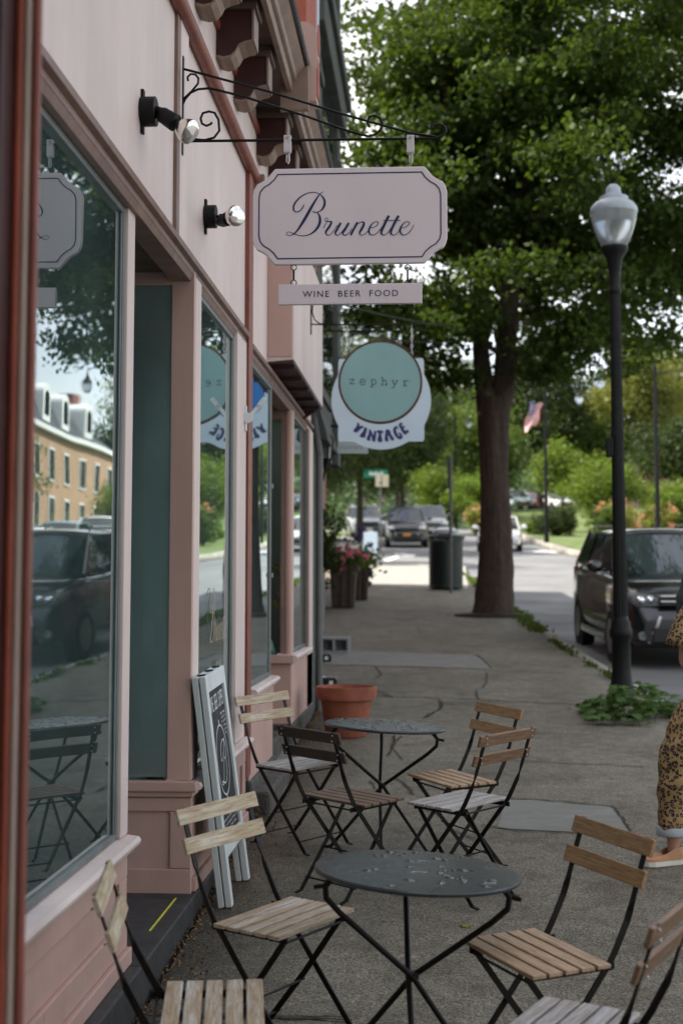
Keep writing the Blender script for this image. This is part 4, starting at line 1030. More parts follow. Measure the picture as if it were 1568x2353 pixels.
for s_, nm in ((0.0,'stile'),(.90,'stile')):
    b = MB(); panel(b, s_, s_+.10, 0, 1, 0, .028); o = b.build(nm, M['frame_paint'], AF, bev=.003)
b = MB(); panel(b, .101, .899, .925, .999, .001, .027); b.build('rail', M['frame_paint'], AF, bev=.003)
b = MB(); panel(b, .101, .899, .205, .275, .001, .027); b.build('rail', M['frame_paint'], AF, bev=.003)
b = MB(); panel(b, .101, .899, .276, .924, .008, .016); b.build('chalkboard', M['board'], AF)
for s_ in (0.0,.90):
    b = MB(); panel(b, s_, s_+.10, 0, 1, -.034, -.006); b.build('stile', M['frame_paint'], AF, bev=.003)
b = MB(); panel(b, .101, .899, .925, .999, -.033, -.007); panel(b, .0, .999, 0, 0, 0, 0) if False else None; b.build('rail', M['frame_paint'], AF, bev=.003)
for u_ in (.1,.5,.85):
    b = MB(); panel(b, u_, u_+.09, .999, 1.004, -.02, .014); b.build('hinge', M['black_iron'], AF)
b = MB()
bm = lambda x, y, d=.0168: tuple(bq(x, y, d))
def chalk(s_, wdt=.006, j=0): b.ribbon([(x,y,wdt) if len(q)==2 else q for q in s_ for x,y in [q[:2]]], lambda x, y: bm(x, y, .0168+.0001*j), 4)
def chalkr(pts, wdt):
    """strokes in board units with width in metres"""
    P = [Vector((x*.52, y*1.0)) for x, y in pts]
    b.ribbon([(p.x, p.y, wdt*1000/1000) for p in P], lambda x, y: bm(x/.52, y), 4)
MBr = MB.ribbon
def rib(pts, wdt, sm=4):
    P = [Vector((x*.52, y, 0)) for x, y in pts]; Q = []
    for i in range(len(P)-1):
        p0, p1, p2, p3 = P[max(i-1,0)], P[i], P[i+1], P[min(i+2,len(P)-1)]
        for k in range(sm):
            t = k/sm; Q.append(.5*((2*p1)+(p2-p0)*t+(2*p0-5*p1+4*p2-p3)*t*t+(3*p1-p0-3*p2+p3)*t**3))
    Q.append(P[-1]); vs = []
    for i, q in enumerate(Q):
        t = (Q[min(i+1,len(Q)-1)]-Q[max(i-1,0)]); t.normalize(); n = Vector((-t.y,t.x,0))*wdt/2
        vs += [bm((q.x+n.x)/.52, q.y+n.y), bm((q.x-n.x)/.52, q.y-n.y)]
    b.add(vs, [(2*i,2*i+1,2*i+3,2*i+2) for i in range(len(Q)-1)])
rib([(.50+.27*math.cos(R(a)), .60+.155*math.sin(R(a))) for a in range(0,361,12)], .007)
rib([(.50,.755),(.49,.77),(.50,.778),(.51,.77),(.50,.755)], .007); rib([(.50,.445),(.49,.43),(.50,.422),(.51,.43),(.50,.445)], .008)
for s_ in SCRIPT['B']:
    rib([(.30+x*.00075, .71-y*.00037) for x, y, w_ in s_], .006)
b.text('WINE . BEER . SUPPER', lambda x, y: bm(.16+x, .825+y+x*.01), .70, .07)
b.text('OPEN', lambda x, y: bm(.16+x, .375+y), .26, .028)
rnd = random.Random(2)
for (u0, v0, u1) in [(.62,.795,.86),(.66,.775,.84),(.66,.755,.87),(.70,.735,.86),(.74,.715,.88),(.78,.695,.88),(.62,.385,.85),(.15,.345,.6),(.2,.322,.85),(.15,.300,.8)]:
    u_ = u0
    while u_ < u1:
        h_ = rnd.uniform(.006,.012); rib([(u_,v0),(u_+.012,v0+h_),(u_+.022,v0-.002),(u_+.032,v0+h_*.8)], .0025, 2); u_ += rnd.choice([.035,.04,.06])
b.build('chalk_lettering', M['chalk'], AF)
b = MB(); p = bq(.45,.205,-.01)
b2 = [(p.x,p.y,p.z)]
pts = [Vector((p.x-.0,p.y+.02*math.sin(k*.6),p.z-k*.0135)) for k in range(14)]
for i, q in enumerate(pts):
    s_ = Vector((1,0,0)) if i%2 else Vector((0,1,0)); b.tube([q+Vector((0,0,1))*.010*math.cos(a)+s_*.006*math.sin(a) for a in [2*PI*k/8 for k in range(8)]], .0016, 5, closed=True)
zg = g(p.y)
for k in range(12):
    a = k*.55; q = Vector((p.x+.02+.018*math.cos(a), p.y+.02*math.sin(a), zg+.006)); b.tube([q+Vector((math.cos(a+h),math.sin(a+h),0))*.008 for h in [2*PI*j/6 for j in range(6)]], .0018, 5, closed=True)
b.build('chain', M['rust'], AF)

# ------------------------------------------------------------------ terracotta pot, blocks, bait boxes
p = gp(795, 1688); yp = 11.5; xp = -.667
P1 = thing('flower_pot', 'large empty terracotta pot behind the far table', 'pot', (xp, yp, g(yp)))
b = MB(); b.lathe([(.0,0),(.155,0),(.165,.02),(.205,.285),(.205,.29),(.238,.295),(.246,.37),(.243,.395),(.226,.395),(.212,.36),(.195,.29),(.17,.25),(0,.25)], (xp,yp,g(yp)), 48); b.build('pot', M['terracotta'], P1, smooth=35)
b = MB(); b.lathe([(0,.262),(.18,.262),(.18,.27),(0,.275)], (xp,yp,g(yp)), 24); b.build('potting_soil', M['soil'], P1)
y_ = 18.75; x_ = -1.24; z_ = g(y_)
CB = thing('concrete_block', 'grey two-hole concrete block lying on its side near the wall', 'block', (x_,y_,z_), local=True); CB.rotation_euler = grot(y_, R(-4))
b = MB(); b.box(-.2,.2,-.1,.1,0,.03); b.box(-.2,.2,-.1,.1,.17,.2)
for a, c in ((-.2,-.17),(-.015,.015),(.17,.2)): b.box(a,c,-.1,.1,.03,.17)
b.box(-.17,-.015,.06,.09,.03,.17); b.box(.015,.17,.06,.09,.03,.17); b.build('block', M['cinder'], CB, bev=.004)
for i, (x_, y_, lab) in enumerate(((-1.33,17.55,'black bait box on the pavement in front of the concrete block'),(-1.09,14.9,'black tray with pale lid at the wall just behind the terracotta pot'))):
    t = thing('bait_box', lab, 'box', (x_,y_,g(y_)), 'small black boxes along the wall', local=True); t.rotation_euler = grot(y_, R(3))
    b = MB(); b.box(-.13,.13,-.08,.08,0,.085); b.box(-.12,.12,-.07,.07,.085,.10); b.build('box', M['blackplastic'], t, bev=.012)
    b = MB(); b.box(-.13,.01,-.06,.03,.102,.105) if i else b.box(-.12,-.0,-.05,.05,.102,.106); b.build('lid_label', M['whitetrim'], t)
    b = MB(); b.box(.05,.09,-.083,-.0805,.03,.07); b.build('front_label', M['whitetrim'], t)
# flower planters
def planter(x, y, w_, h_, lab, flowers, seed, taper=.04, hh=.35):
    t = thing('flower_planter', lab, 'planter', (x,y,g(y)), 'planters along the brick building'); z = g(y); b = MB()
    P = lambda r, zz: [(x-r,y-r,z+zz),(x+r,y-r,z+zz),(x+r,y+r,z+zz),(x-r,y+r,z+zz)]
    b.add(P(w_/2-taper,0)+P(w_/2,h_-.1), [(0,1,5,4),(1,2,6,5),(2,3,7,6),(3,0,4,7),(3,2,1,0),(4,5,6,7)])
    for k in (-.33,0,.33): b.box(x+k*w_-.035,x+k*w_+.035,y-w_/2-.02,y-w_/2+.02,z+.02,z+h_-.1)
    b.build('planter_box', M['plantbox'], t, bev=.006)
    b = MB(); b.box(x-w_/2-.05,x+w_/2+.05,y-w_/2-.05,y+w_/2+.05,z+h_-.1,z+h_); b.build('planter_rim', M['plantbox'], t, bev=.008)
    rng = np.random.default_rng(seed); c = np.array([x,y,z+h_+hh*.25])
    leaves('foliage', c+rng.normal(size=(900,3))*np.array([w_*.42,w_*.42,hh*.20]), .085, LM['mid'], t, rng)
    for m_, n, off in flowers:
        cl = c+np.array(off)+rng.normal(size=(n,3))*np.array([w_*.45,w_*.35,hh*.26]); pts = np.repeat(cl,26,axis=0)+rng.normal(size=(n*26,3))*.032
        leaves('flowers', pts, .065, LM[m_], t, rng)
planter(-1.64, 27.4, .50, .80, 'tall square wooden planter of pink geraniums beside the dark shrub', [('pinkf',17,(.0,-.18,.08))], 3)
planter(-1.42, 29.4, .40, .66, 'narrow dark planter trailing pink and purple flowers past the square planter', [('pinkf',10,(-.05,-.16,.08)),('purple',9,(-.1,0,.30)),('purple',5,(.18,0,-.12))], 5, .07, .6)
tree('dark reddish evergreen shrub in a pot against the building by the planters', -1.98, 26.4, .7, .03, 1.15, (.34,.34,.85), 26, 70, .07, LM['dark'], 11, .12, group='x', name='potted_shrub', cat='shrub')['group'] = 'planters along the brick building'

# ------------------------------------------------------------------ street lamp
def lamp_post(x, y, lab):
    z = g(y); t = thing('street_lamp', lab, 'street lamp', (x,y,z))
    H = at(1413,572,y).z - z
    b = MB(); b.lathe([(.150,0),(.150,.03),(.135,.05),(.120,.12),(.102,.20),(.090,.32),(.086,.60),(.105,.63),(.108,.68),(.092,.72),(.090,.76),(.074,.79),(.068,.82)], (x,y,z), 24); b.build('lamp_base', M['lampblack'], t, smooth=35)
    pr = []; n = 32; b = MB(); vs = []; hs_ = [.82, 1.8, 2.9, H-.42]
    for h_ in hs_:
        r0 = .068-.018*(h_-.82)/(H-1.24)
        for k in range(n): th = 2*PI*k/n; r_ = r0*(1 if k % 2 else .90); vs.append((x+r_*math.cos(th), y+r_*math.sin(th), z+h_))
    b.add(vs, [(i*n+k,i*n+(k+1)%n,(i+1)*n+(k+1)%n,(i+1)*n+k) for i in range(3) for k in range(n)]); b.build('lamp_shaft', M['lampblack'], t)
    b = MB(); b.lathe([(.05,H-.44),(.060,H-.42),(.060,H-.40),(.050,H-.38),(.054,H-.25),(.075,H-.10),(.115,H-.03),(.128,H-.01),(.128,H+.02),(.10,H+.02)], (x,y,z), 28); b.build('lamp_capital', M['lampblack'], t, smooth=35)
    b = MB(); b.lathe([(.10,H+.015),(.12,H+.03),(.155,H+.10),(.188,H+.19),(.212,H+.28),(.222,H+.36),(.0,H+.37)], (x,y,z), 40); b.build('globe', M['globe'], t, smooth=50)
    b = MB(); b.lathe([(.224,H+.345),(.228,H+.36),(.222,H+.40),(.190,H+.445),(.150,H+.47),(.142,H+.475),(.138,H+.505),(.105,H+.525),(.078,H+.53),(.072,H+.56),(.066,H+.60),(.04,H+.63),(0,H+.635)], (x,y,z), 36); b.build('lamp_cap', M['lampcap'], t, smooth=35)
    b = MB(); b.cyl((x,y,z+H+.63),(x,y,z+H+.66),.012,n=8); b.build('finial', M['lampblack'], t)
    zb_ = at(1408,1028,y).z; b = MB(); b.box(x-.11,x-.045,y-.05,y+.05,zb_-.09,zb_+.09); b.build('outlet_box', M['lampblack'], t, bev=.008)
    return t
lamp_post(1.79, 13.57, 'tall dark fluted street lamp with pale acorn globe at the kerb')
# parking meter
x_, y_ = 1.99, 11.2; z_ = g(y_)
PM = thing('parking_meter', 'dark grey parking meter at the kerb beside the patterned outfit', 'parking meter', (x_,y_,z_))
b = MB(); b.cyl((x_,y_,z_),(x_,y_,z_+.92),.028,n=14); b.build('post', M['galv'], PM, smooth=40)
b = MB()
def ring2(zz, w_, d_): return [(x_+w_*math.cos(2*PI*k/20)*(1), y_+d_*math.sin(2*PI*k/20), z_+zz) for k in range(20)]
lv = [(.78,.045,.045),(.82,.075,.06),(.84,.080,.065),(1.10,.088,.07),(1.13,.088,.07),(1.16,.070,.06),(1.20,.052,.05),(1.25,.044,.045),(1.285,.028,.03),(1.29,.005,.01)]
vs = [];
for q in lv: vs += ring2(*q)
b.add(vs, [(i*20+k,i*20+(k+1)%20,(i+1)*20+(k+1)%20,(i+1)*20+k) for i in range(len(lv)-1) for k in range(20)]); b.build('meter_head', M['meter'], PM, smooth=40)
b = MB(); b.box(x_-.05,x_+.05,y_-.073,y_-.066,z_+.98,z_+1.09); b.build('display', M['carglass'], PM)
b = MB(); b.prism([(-.02,.70),(.02,.70),(.0,.76)], lambda x,z:(x_+x,y_-.035,z_+z), lambda x,z:(x_+x,y_-.03,z_+z)); b.build('sticker', M['whitetrim'], PM)
# litter bin
x_, y_ = .385, 32.9; z_ = g(y_)
LB = thing('litter_bin', 'round dark green slatted litter bin with pale domed lid by the crossing', 'bin', (x_,y_,z_))
b = MB(); b.lathe([(.37,.02),(.37,.05),(.36,.06),(.36,1.10),(.0,1.10)], (x_,y_,z_), 36)
b.build('liner', M['blackplastic'], LB, smooth=40)
b = MB()
for k in range(36):
    a = 2*PI*k/36; c, s_ = math.cos(a), math.sin(a)
    b.bar([(x_+.385*c,y_+.385*s_,z_+.03),(x_+.385*c,y_+.385*s_,z_+1.08),(x_+.43*c,y_+.43*s_,z_+1.20)], .042, .008, [(-s_,c,0)]*3)
o = b.build('slatted_body', M['bin'], LB)
b = MB(); b.tube([(x_+.43*math.cos(a),y_+.43*math.sin(a),z_+1.20) for a in [2*PI*k/32 for k in range(32)]], .022, 8, closed=True); b.build('hoop', M['bin'], LB, smooth=60); b = MB(); b.tube([(x_+.392*math.cos(a),y_+.392*math.sin(a),z_+.06) for a in [2*PI*k/32 for k in range(32)]], .02, 8, closed=True); b.build('hoop', M['bin'], LB, smooth=60)
b = MB(); b.lathe([(.30,1.31),(.31,1.30),(.29,1.36),(.18,1.41),(0,1.42)], (x_,y_,z_), 28)
for k in range(4): a = PI/4+PI/2*k; b.cyl((x_+.36*math.cos(a),y_+.36*math.sin(a),z_+1.10),(x_+.26*math.cos(a),y_+.26*math.sin(a),z_+1.32),.012,n=6)
b.build('lid', M['lampcap'], LB, smooth=40)
# edge-on parking sign post in front of the bin
x_, y_ = (1035-985)/3267*31.6, 31.6; z_ = g(y_)
PS = thing('sign_post', 'thin steel sign post with an edge-on sign in front of the litter bin', 'sign', (x_,y_,z_))
b = MB(); b.cyl((x_,y_,z_-.05),(x_,y_,z_+3.05),.035,n=8); b.build('post', M['galv'], PS)
b = MB(); b.box(x_-.075,x_-.04,y_-.14,y_+.14,z_+2.3,z_+3.0); b.build('sign_plate', M['galv'], PS)
# ------------------------------------------------------------------ vehicles (built facing -Y, front at y = 0)
def make_car(style, paint, Lc=4.55, Wc=1.80, Hc=1.68, lit=False, plate=None):
    t = thing('car', 'x', 'car', local=True); h = Wc/2
    suv = style == 'suv'
    hood = 1.12 if suv else .80; belt = 1.17 if suv else .90; gr = .22 if suv else .16
    # lower body stations: y, half width, bottom, top
    st = [(0.0,.72,.34,.62),(.06,.84,.26,.78),(.22,.93,.24,hood-.10),(.55,.985,.24,hood-.03),(1.1,1.0,.24,hood+.03),(1.35,1.0,gr+.02,belt-.02),(2.3,1.0,gr,belt),(3.3,1.0,gr,belt+.03),(Lc-.55,.99,.25,belt+.04),(Lc-.15,.94,.30,belt+.02),(Lc,.84,.38,belt-.12)]
    cs = [(0,0),(.80,0),(.95,.06),(1.0,.26),(1.005,.50),(.985,.72),(.95,.90),(.86,.985),(.55,1.0),(0,1.0)]
    def loft(stn, cs, name, mat, par, sub=1):
        b = MB(); m = len(cs); full = [(x,z) for x,z in cs]+[(-x,z) for x,z in reversed(cs[1:-1])]; n = len(full); vs = []
        for (y,w_,zb,zt) in stn:
            for x,z in full: vs.append((x*h*w_, y, zb+(zt-zb)*z))
        b.add(vs, [(i*n+k,i*n+(k+1)%n,(i+1)*n+(k+1)%n,(i+1)*n+k) for i in range(len(stn)-1) for k in range(n)]+[tuple(range(n)), tuple(range(len(stn)*n-1,(len(stn)-1)*n-1,-1))])
        return b.build(name, mat, par, smooth=60, sub=sub)
    body = loft(st, cs, 'body', paint, t)
    # greenhouse
    c0 = 1.18 if suv else 1.25; roofz = Hc; y1 = c0+.72 if suv else c0+.82; yr = Lc-.75 if suv else Lc-1.25; yb = Lc-.28 if suv else Lc-.45
    G = [(c0,.90,belt-.06),(y1,.745,roofz-.05),((y1+yr)/2,.76,roofz),(yr,.74,roofz-.05),(yb,.88,belt-.02)]
    def ring(y, wb, zt): return (y, wb, zt)
    b = MB(); vs = []
    rows = []
    # roof shell
    rr = [(y1,.735,roofz-.045),(y1+.3,.75,roofz-.012),((y1+yr)/2,.755,roofz),(yr-.1,.745,roofz-.02),(yr+.12,.73,roofz-.07)]
    n = 9
    for (y,w_,z) in rr:
        for k in range(n):
            u = -1+2*k/(n-1); vs.append((u*h*w_, y+(.10*(u*u) if y == y1 else 0)*1.0, z-.06*abs(u)**3))
    b.add(vs, [(i*n+k,i*n+k+1,(i+1)*n+k+1,(i+1)*n+k) for i in range(len(rr)-1) for k in range(n-1)])
    o = b.build('roof', paint, t, smooth=60); s_ = o.modifiers.new('s','SOLIDIFY'); s_.thickness = .035
    zt_ = roofz-.085
    # glass
    b = MB(); vs = []; m_ = 7
    for y,w_,z in ((c0,.86,belt-.03),(y1+.02,.72,zt_+.02)):
        for k in range(m_): u = -1+2*k/(m_-1); vs.append((u*h*w_, y+.12*u*u, z))
    b.add(vs, [(k,k+1,m_+k+1,m_+k) for k in range(m_-1)]); b.build('windshield', M['carglass'], t, smooth=60)
    b = MB(); b.quad((-.84*h,yb,belt+.02),(.84*h,yb,belt+.02),(.70*h,yr+.10,zt_),(-.70*h,yr+.10,zt_)); b.build('rear_window', M['carglass'], t)
    for s_ in (-1,1):
        b = MB(); P = [(c0+.16,belt-.02,.90),(y1+.14,zt_,.725),(yr+.02,zt_,.725),(yb-.06,belt+.03,.90)]
        b.add([(s_*h*w_,y,z) for y,z,w_ in P], [(0,1,2,3)]); o = b.build('side_window', M['carglass'], t)
        for k in (.33,.68):
            ya, yb2 = P[0][0]+(P[3][0]-P[0][0])*k, P[1][0]+(P[2][0]-P[1][0])*k
            b = MB(); b.bar([(s_*h*.912,ya,belt-.01),(s_*h*.737,yb2,zt_)], .05, .02, [(0,1,0)]*2); b.build('pillar', M['carglass'], o)
        b = MB(); b.bar([(s_*h*.89,c0+.04,belt-.05),(s_*h*.735,y1+.06,zt_+.02)], .07, .03, [(0,1,0)]*2); b.build('pillar', paint, o)
        b = MB(); b.bar([(s_*h*.89,yb+.02,belt),(s_*h*.72,yr+.12,zt_+.01)], .12 if suv else .06, .03, [(0,1,0)]*2); b.build('pillar', paint, o)
        b = MB(); b.bar([(s_*h*.925,c0+.18,belt-.02),(s_*h*.925,(c0+yb)/2,belt+.01),(s_*h*.915,yb-.04,belt+.035)], .025, .015, [(0,0,1)]*3); b.build('window_trim', M['chrome'], o)
        if suv:
            b = MB(); b.tube([(s_*h*.66,y1+.25,roofz-.02),(s_*h*.67,y1+.35,roofz+.035),(s_*h*.67,yr-.1,roofz+.03),(s_*h*.66,yr,roofz-.03)], .018, 6); b.build('roof_rail', M['chrome'], t)
        b = MB(); b.sphere((s_*(h+.10),c0+.30,belt+.06), (.115,.07,.085), 12, 8); b.tube([(s_*h*.92,c0+.34,belt),(s_*(h+.05),c0+.32,belt+.04)], .03, 6); b.build('door_mirror', paint, t, smooth=60)
        b = MB(); b.bar([(s_*(h*1.003),1.35,.30),(s_*(h*1.003),Lc-1.35,.30)], .10, .02, [(0,0,1)]*2); b.build('side_sill', M['chrome'] if suv else M['blackplastic'], t)
        # headlight
        b = MB(); P = [(.50,.075,hood-.33),(.60,.085,hood-.20),(.88,.26,hood-.17),(.95,.52,hood-.16),(.94,.40,hood-.26),(.80,.12,hood-.34)]
        vs = [(s_*h*a, y-.055, z) for a,y,z in P]+[(s_*h*a*.96, y+.10, z) for a,y,z in P]
        b.add(vs, [tuple(range(6)), tuple(range(11,5,-1))]+[(i,(i+1)%6,(i+1)%6+6,i+6) for i in range(6)])
        o = b.build('headlight', M['globe'], t)
        b = MB()
        for k in (.62,.76): b.sphere((s_*h*k,.06,hood-.26),(.06,.05,.05),10,6)
        b.build('reflector', M['chrome'], o)
        b = MB(); b.cyl((s_*h*.74,.00,.42),(s_*h*.74,.10,.42),.055,n=12); b.build('fog_lamp', M['globe'], t)
        if suv:
            b = MB(); b.bar([(s_*h*.66,.02,.33),(s_*h*.54,.0,.55),(s_*h*.50,.0,.66)], .035, .02, [(1,0,0)]*3); b.build('bumper_trim', M['chrome'], t)
        b = MB(); b.box(s_*h*.82-.07,s_*h*.82+.07,Lc-.12,Lc-.02,belt-.30,belt-.04); b.build('tail_light', M['orangered'], t)
        for yw in (.92, Lc-1.00):
            xo = s_*(h-.015); wr_ = .345 if suv else .315
            b = MB(); b.cyl((xo-s_*.03,yw,wr_),(xo+s_*.012,yw,wr_),wr_+.07,n=28); b.build('wheel_arch', M['blackplastic'], t, smooth=40)
            b = MB(); b.tube([(xo-s_*.20,yw,wr_),(xo-s_*.18,yw,wr_),(xo,yw,wr_),(xo+s_*.022,yw,wr_)],[wr_*.94,wr_,wr_,wr_*.95],28); o = b.build('wheel', M['rubber'], t, smooth=40)
            b = MB(); b.cyl((xo,yw,wr_),(xo+s_*.026,yw,wr_),wr_*.66,n=20); b.build('rim', M['rim'], o, smooth=40)
    b = MB(); b.box(-h*.50,h*.50,-.035,.12,hood-.33,hood-.22); b.build('grille', M['blackplastic'], t, bev=.01)
    b = MB(); b.box(-h*.50,h*.50,-.045,.10,hood-.215,hood-.195); b.box(-h*.50,h*.50,-.045,.1,hood-.28,hood-.265); b.build('grille_bar', M['chrome'], t)
    b = MB(); b.box(-h*.60,h*.60,-.02,.10,.34,.52); b.build('air_intake', M['blackplastic'], t, bev=.01)
    b = MB(); b.box(-.16,.16,-.045,-.03,.52,.62); b.build('licence_plate', M[plate or 'whitetrim'], t)
    return t
def setcar(o, x, y, yaw, lab, zoff=ROAD, group='cars parked along the street'):
    o.location = (x, y, g(y)+zoff); o.rotation_euler = grot(y, R(yaw)); o['label'] = lab; o['group'] = group
paint_black = carpaint('black_car_paint', (.006,.007,.008))
paint_white = carpaint('white_car_paint', (.75,.76,.76)); paint_grey = carpaint('grey_car_paint', (.09,.10,.11))
paint_red = carpaint('red_car_paint', (.45,.02,.015)); paint_blue = carpaint('pale_blue_car_paint', (.28,.36,.42))
car = make_car('suv', paint_black, 4.65, 1.82, 1.74); setcar(car, 3.31, 18.0, 2.9, 'glossy black SUV parked at the kerb behind the fluted street lamp')
def copycar(src, paint, *a, **k):
    o = copy_tree(src)
    for ch in list(o.children)+[c for q in o.children for c in q.children]:
        if ch.type == 'MESH' and ch.data.materials and ch.data.materials[0] and 'car_paint' in ch.data.materials[0].name:
            ch.material_slots[0].link = 'OBJECT'; ch.material_slots[0].material = paint
        if ch.name.startswith('licence_plate') and k.get('plate'): ch.material_slots[0].link = 'OBJECT'; ch.material_slots[0].material = M['plateo']
    k.pop('plate', None); setcar(o, *a, **k); return o
copycar(car, paint_black, -.93, 60.5, 2, 'black SUV with orange licence plate parked beyond the crossing', plate=True)
copycar(car, paint_grey, .15, 71, 4, 'dark grey SUV queued behind the black SUV with orange plate')
copycar(car, paint_grey, -3.0, 72, 8, 'dark parked vehicle half hidden left of the black SUV with orange plate')
sed = make_car('sedan', paint_white, 4.45, 1.78, 1.42); setcar(sed, 2.78, 56.5, -3, 'white saloon car driving down the street, partly behind the tree trunk')
copycar(sed, paint_red, 8.7, 112, 15, 'red car in the car park beyond the lawn', zoff=.1+1.3)
copycar(sed, paint_white, 10.7, 111, 25, 'white saloon car in the car park beside the red car', zoff=.1+1.3)
copycar(sed, paint_blue, 6.4, 97, 12, 'pale blue saloon car in the car park left of the red car', zoff=.1+1.3)
copycar(sed, paint_white, 9.6, 38.5, 0, 'white saloon car parked across the street, seen mirrored in the first shop window')
copycar(sed, paint_blue, 10.6, 47, 0, 'pale blue saloon car parked across the street, seen mirrored in the first shop window')
copycar(sed, paint_white, 11.6, 57, 0, 'white saloon car parked farthest along the ochre row, outside the direct view')

# ------------------------------------------------------------------ houses across the street
HR = thing('brick_row_house', 'ochre brick row with slate mansard roof and white arched dormers across the street', 'house', (16, 70, g(60)))
hx, ha, hb = 15.5, 52, 92; zt = 8.9; z0_ = 2.6
pbox('wall', 'brickochre', HR, (hx,hx+9,ha,hb,z0_,zt), bev=0)
pbox('cornice', 'whitetrim', HR, (hx-.25,hx+.05,ha,hb,zt-.12,zt+.12))
b = MB(); b.extr([(hx-.1,zt+.1),(hx+.9,zt+2.1),(hx+8,zt+2.3),(hx+9,zt+.1)], ha, 74); b.build('roof', M['slate'], HR)
b = MB(); b.extr([(hx-.1,zt+.1),(hx+2.2,zt+1.5),(hx+7,zt+1.5),(hx+9,zt+.1)], 74, hb); b.build('roof', M['slate'], HR)
pbox('chimney', 'redroof', HR, (hx+1.2,hx+2,75,76,zt+1,zt+3), bev=0)
for i in range(13):
    yy = ha+1.4+3.0*i
    for zz in (z0_+1.6, z0_+3.9):
        f = pbox('window', 'whitetrim', HR, (hx-.06,hx+.02,yy,yy+1.1,zz,zz+1.6), bev=0)
        pbox('pane', 'carglass', f, (hx-.075,hx-.062,yy+.1,yy+.51,zz+.1,zz+1.5), (hx-.075,hx-.062,yy+.59,yy+1.0,zz+.1,zz+1.5), bev=0)
for yy in (56,60,64,68,72):
    pp = [(yy,zt+.35),(yy+1.5,zt+.35),(yy+1.5,zt+1.6)]+[(yy+.75+.75*math.cos(R(a)), zt+1.6+.5*math.sin(R(a))) for a in range(15,166,15)]+[(yy,zt+1.6)]
    b = MB(); b.prism(pp, lambda y,z:(hx-.05,y,z), lambda y,z:(hx+1.0,y,z)); d = b.build('dormer', M['whitetrim'], HR)
    b = MB(); b.prism([(y_*1.0+(yy+.75-y_)*.4, z*1.0+(zt+1.15-z)*.35) for y_,z in pp], lambda y,z:(hx-.08,y,z), lambda y,z:(hx-.06,y,z)); b.build('pane', M['carglass'], d)
PH = thing('pink_house', 'pink brick building glimpsed behind the trees at the far right', 'house', (24, 96, g(96)))
pbox('wall', 'pinkhouse', PH, (14.5,34,97,108,5,9.2), bev=0)
b = MB(); b.add([(14,96.5,9.2),(34.5,96.5,9.2),(34.5,108.5,9.2),(14,108.5,9.2),(17,102.5,11.5),(32,102.5,11.5)], [(0,1,5,4),(1,2,5),(2,3,4,5),(3,0,4),(3,2,1,0)]); b.build('roof', M['slate'], PH)
for i in range(7):
    f = pbox('window', 'whitetrim', PH, (15.6+2.6*i,16.7+2.6*i,96.92,97.0,6.4,8.2), bev=0); pbox('pane', 'carglass', f, (15.7+2.6*i,16.6+2.6*i,96.9,96.918,6.5,8.1), bev=0)
BH = thing('brick_building', 'brick building behind the viewpoint across the street, outside the direct view', 'building', (10, -14, g(-14)))
pbox('wall', 'redroof', BH, (5,16,-40,-28,-3,7), bev=0)
for i in range(4): pbox('window', 'whitetrim', BH, (6+2.4*i,7.2+2.4*i,-28.0,-27.95,1,2.8), bev=0)

# ------------------------------------------------------------------ twin street lamps, flag, street sign, wires
def twin(x, y, H, span, lab, seed=0, lean=0):
    z = g(y)+.1; t = thing('twin_street_lamp', lab, 'street lamp', (x,y,z), 'twin-armed street lamps along the lawn')
    b = MB(); b.tube([(x,y,z),(x,y,z+.5),(x,y,z+H)], [.12,.085,.06], 12); b.tube([(x,y,z+H),(x,y,z+H+.35)], [.03,.005], 8); b.build('post', M['lampblack'], t, smooth=50)
    for s_ in (-1,1):
        b = MB(); b.tube([(x,y,z+H-.25),(x+s_*span*.45,y,z+H-.15),(x+s_*span*.8,y,z+H+.12),(x+s_*span,y,z+H+.05),(x+s_*span,y,z+H-.12)], .022, 6); b.build('arm', M['lampblack'], t, smooth=50)
        c = (x+s_*span,y,z+H-.62); b = MB(); b.lathe([(.17,.20),(.16,.26),(.10,.34),(.05,.44),(.03,.52),(0,.52)], c, 16); o = b.build('lamp_hood', M['lampblack'], t, smooth=50)
        b = MB(); b.lathe([(0,-.14),(.08,-.12),(.14,-.02),(.165,.10),(.165,.21)], c, 16); b.build('lamp_globe', M['globe'], o, smooth=50)
    return t
def topz(py, Y): return at(985, py, Y).z
twin(4.95, 60.5, topz(892,60.5)-g(60.5)-.1, 1.45, 'twin street lamp with the flag hanging from its post')
twin((1503-985)/3267*46, 46, topz(845,46)-g(46)-.1, 1.75, 'nearest twin street lamp standing right of the fluted lamp post')
twin((1047-985)/3267*85, 85, topz(955,85)-g(85)-.1, .80, 'farthest twin street lamp, small behind the green trees')
FX, FY = at(1216, 922, 60.2), 60.2
FL = thing('flag', 'red white and blue flag with stars and stripes drooping beside the twin street lamp', 'flag', tuple(FX))
def flagpt(u, v, off=0.0):   # u along the stripes (down), v across
    px_ = 1216+30*v-14*u-6*math.sin(v*3.2)*u+3*math.sin(u*7+v*3); py_ = 922+8*v+70*u-20*v*u+4*math.sin(v*6)
    return tuple(at(px_, py_, FY-.10*math.sin(u*6+v*5)-off))
def fgrid(b, u0, u1, v0, v1, off, n=6):
    vs = [flagpt(u0+(u1-u0)*i/n, v0+(v1-v0)*j/2, off) for i in range(n+1) for j in range(3)]
    b.add(vs, [(i*3+j,i*3+j+1,i*3+j+4,i*3+j+3) for i in range(n) for j in range(2)])
b = MB()
for k in range(0,13,2): fgrid(b, 0, 1, k/13, (k+1)/13, 0)
b.build('red_stripes', flat('flag_red', (.42,.05,.05), .8), FL)
b = MB()
for k in range(1,13,2): fgrid(b, 0, 1, k/13, (k+1)/13, 0)
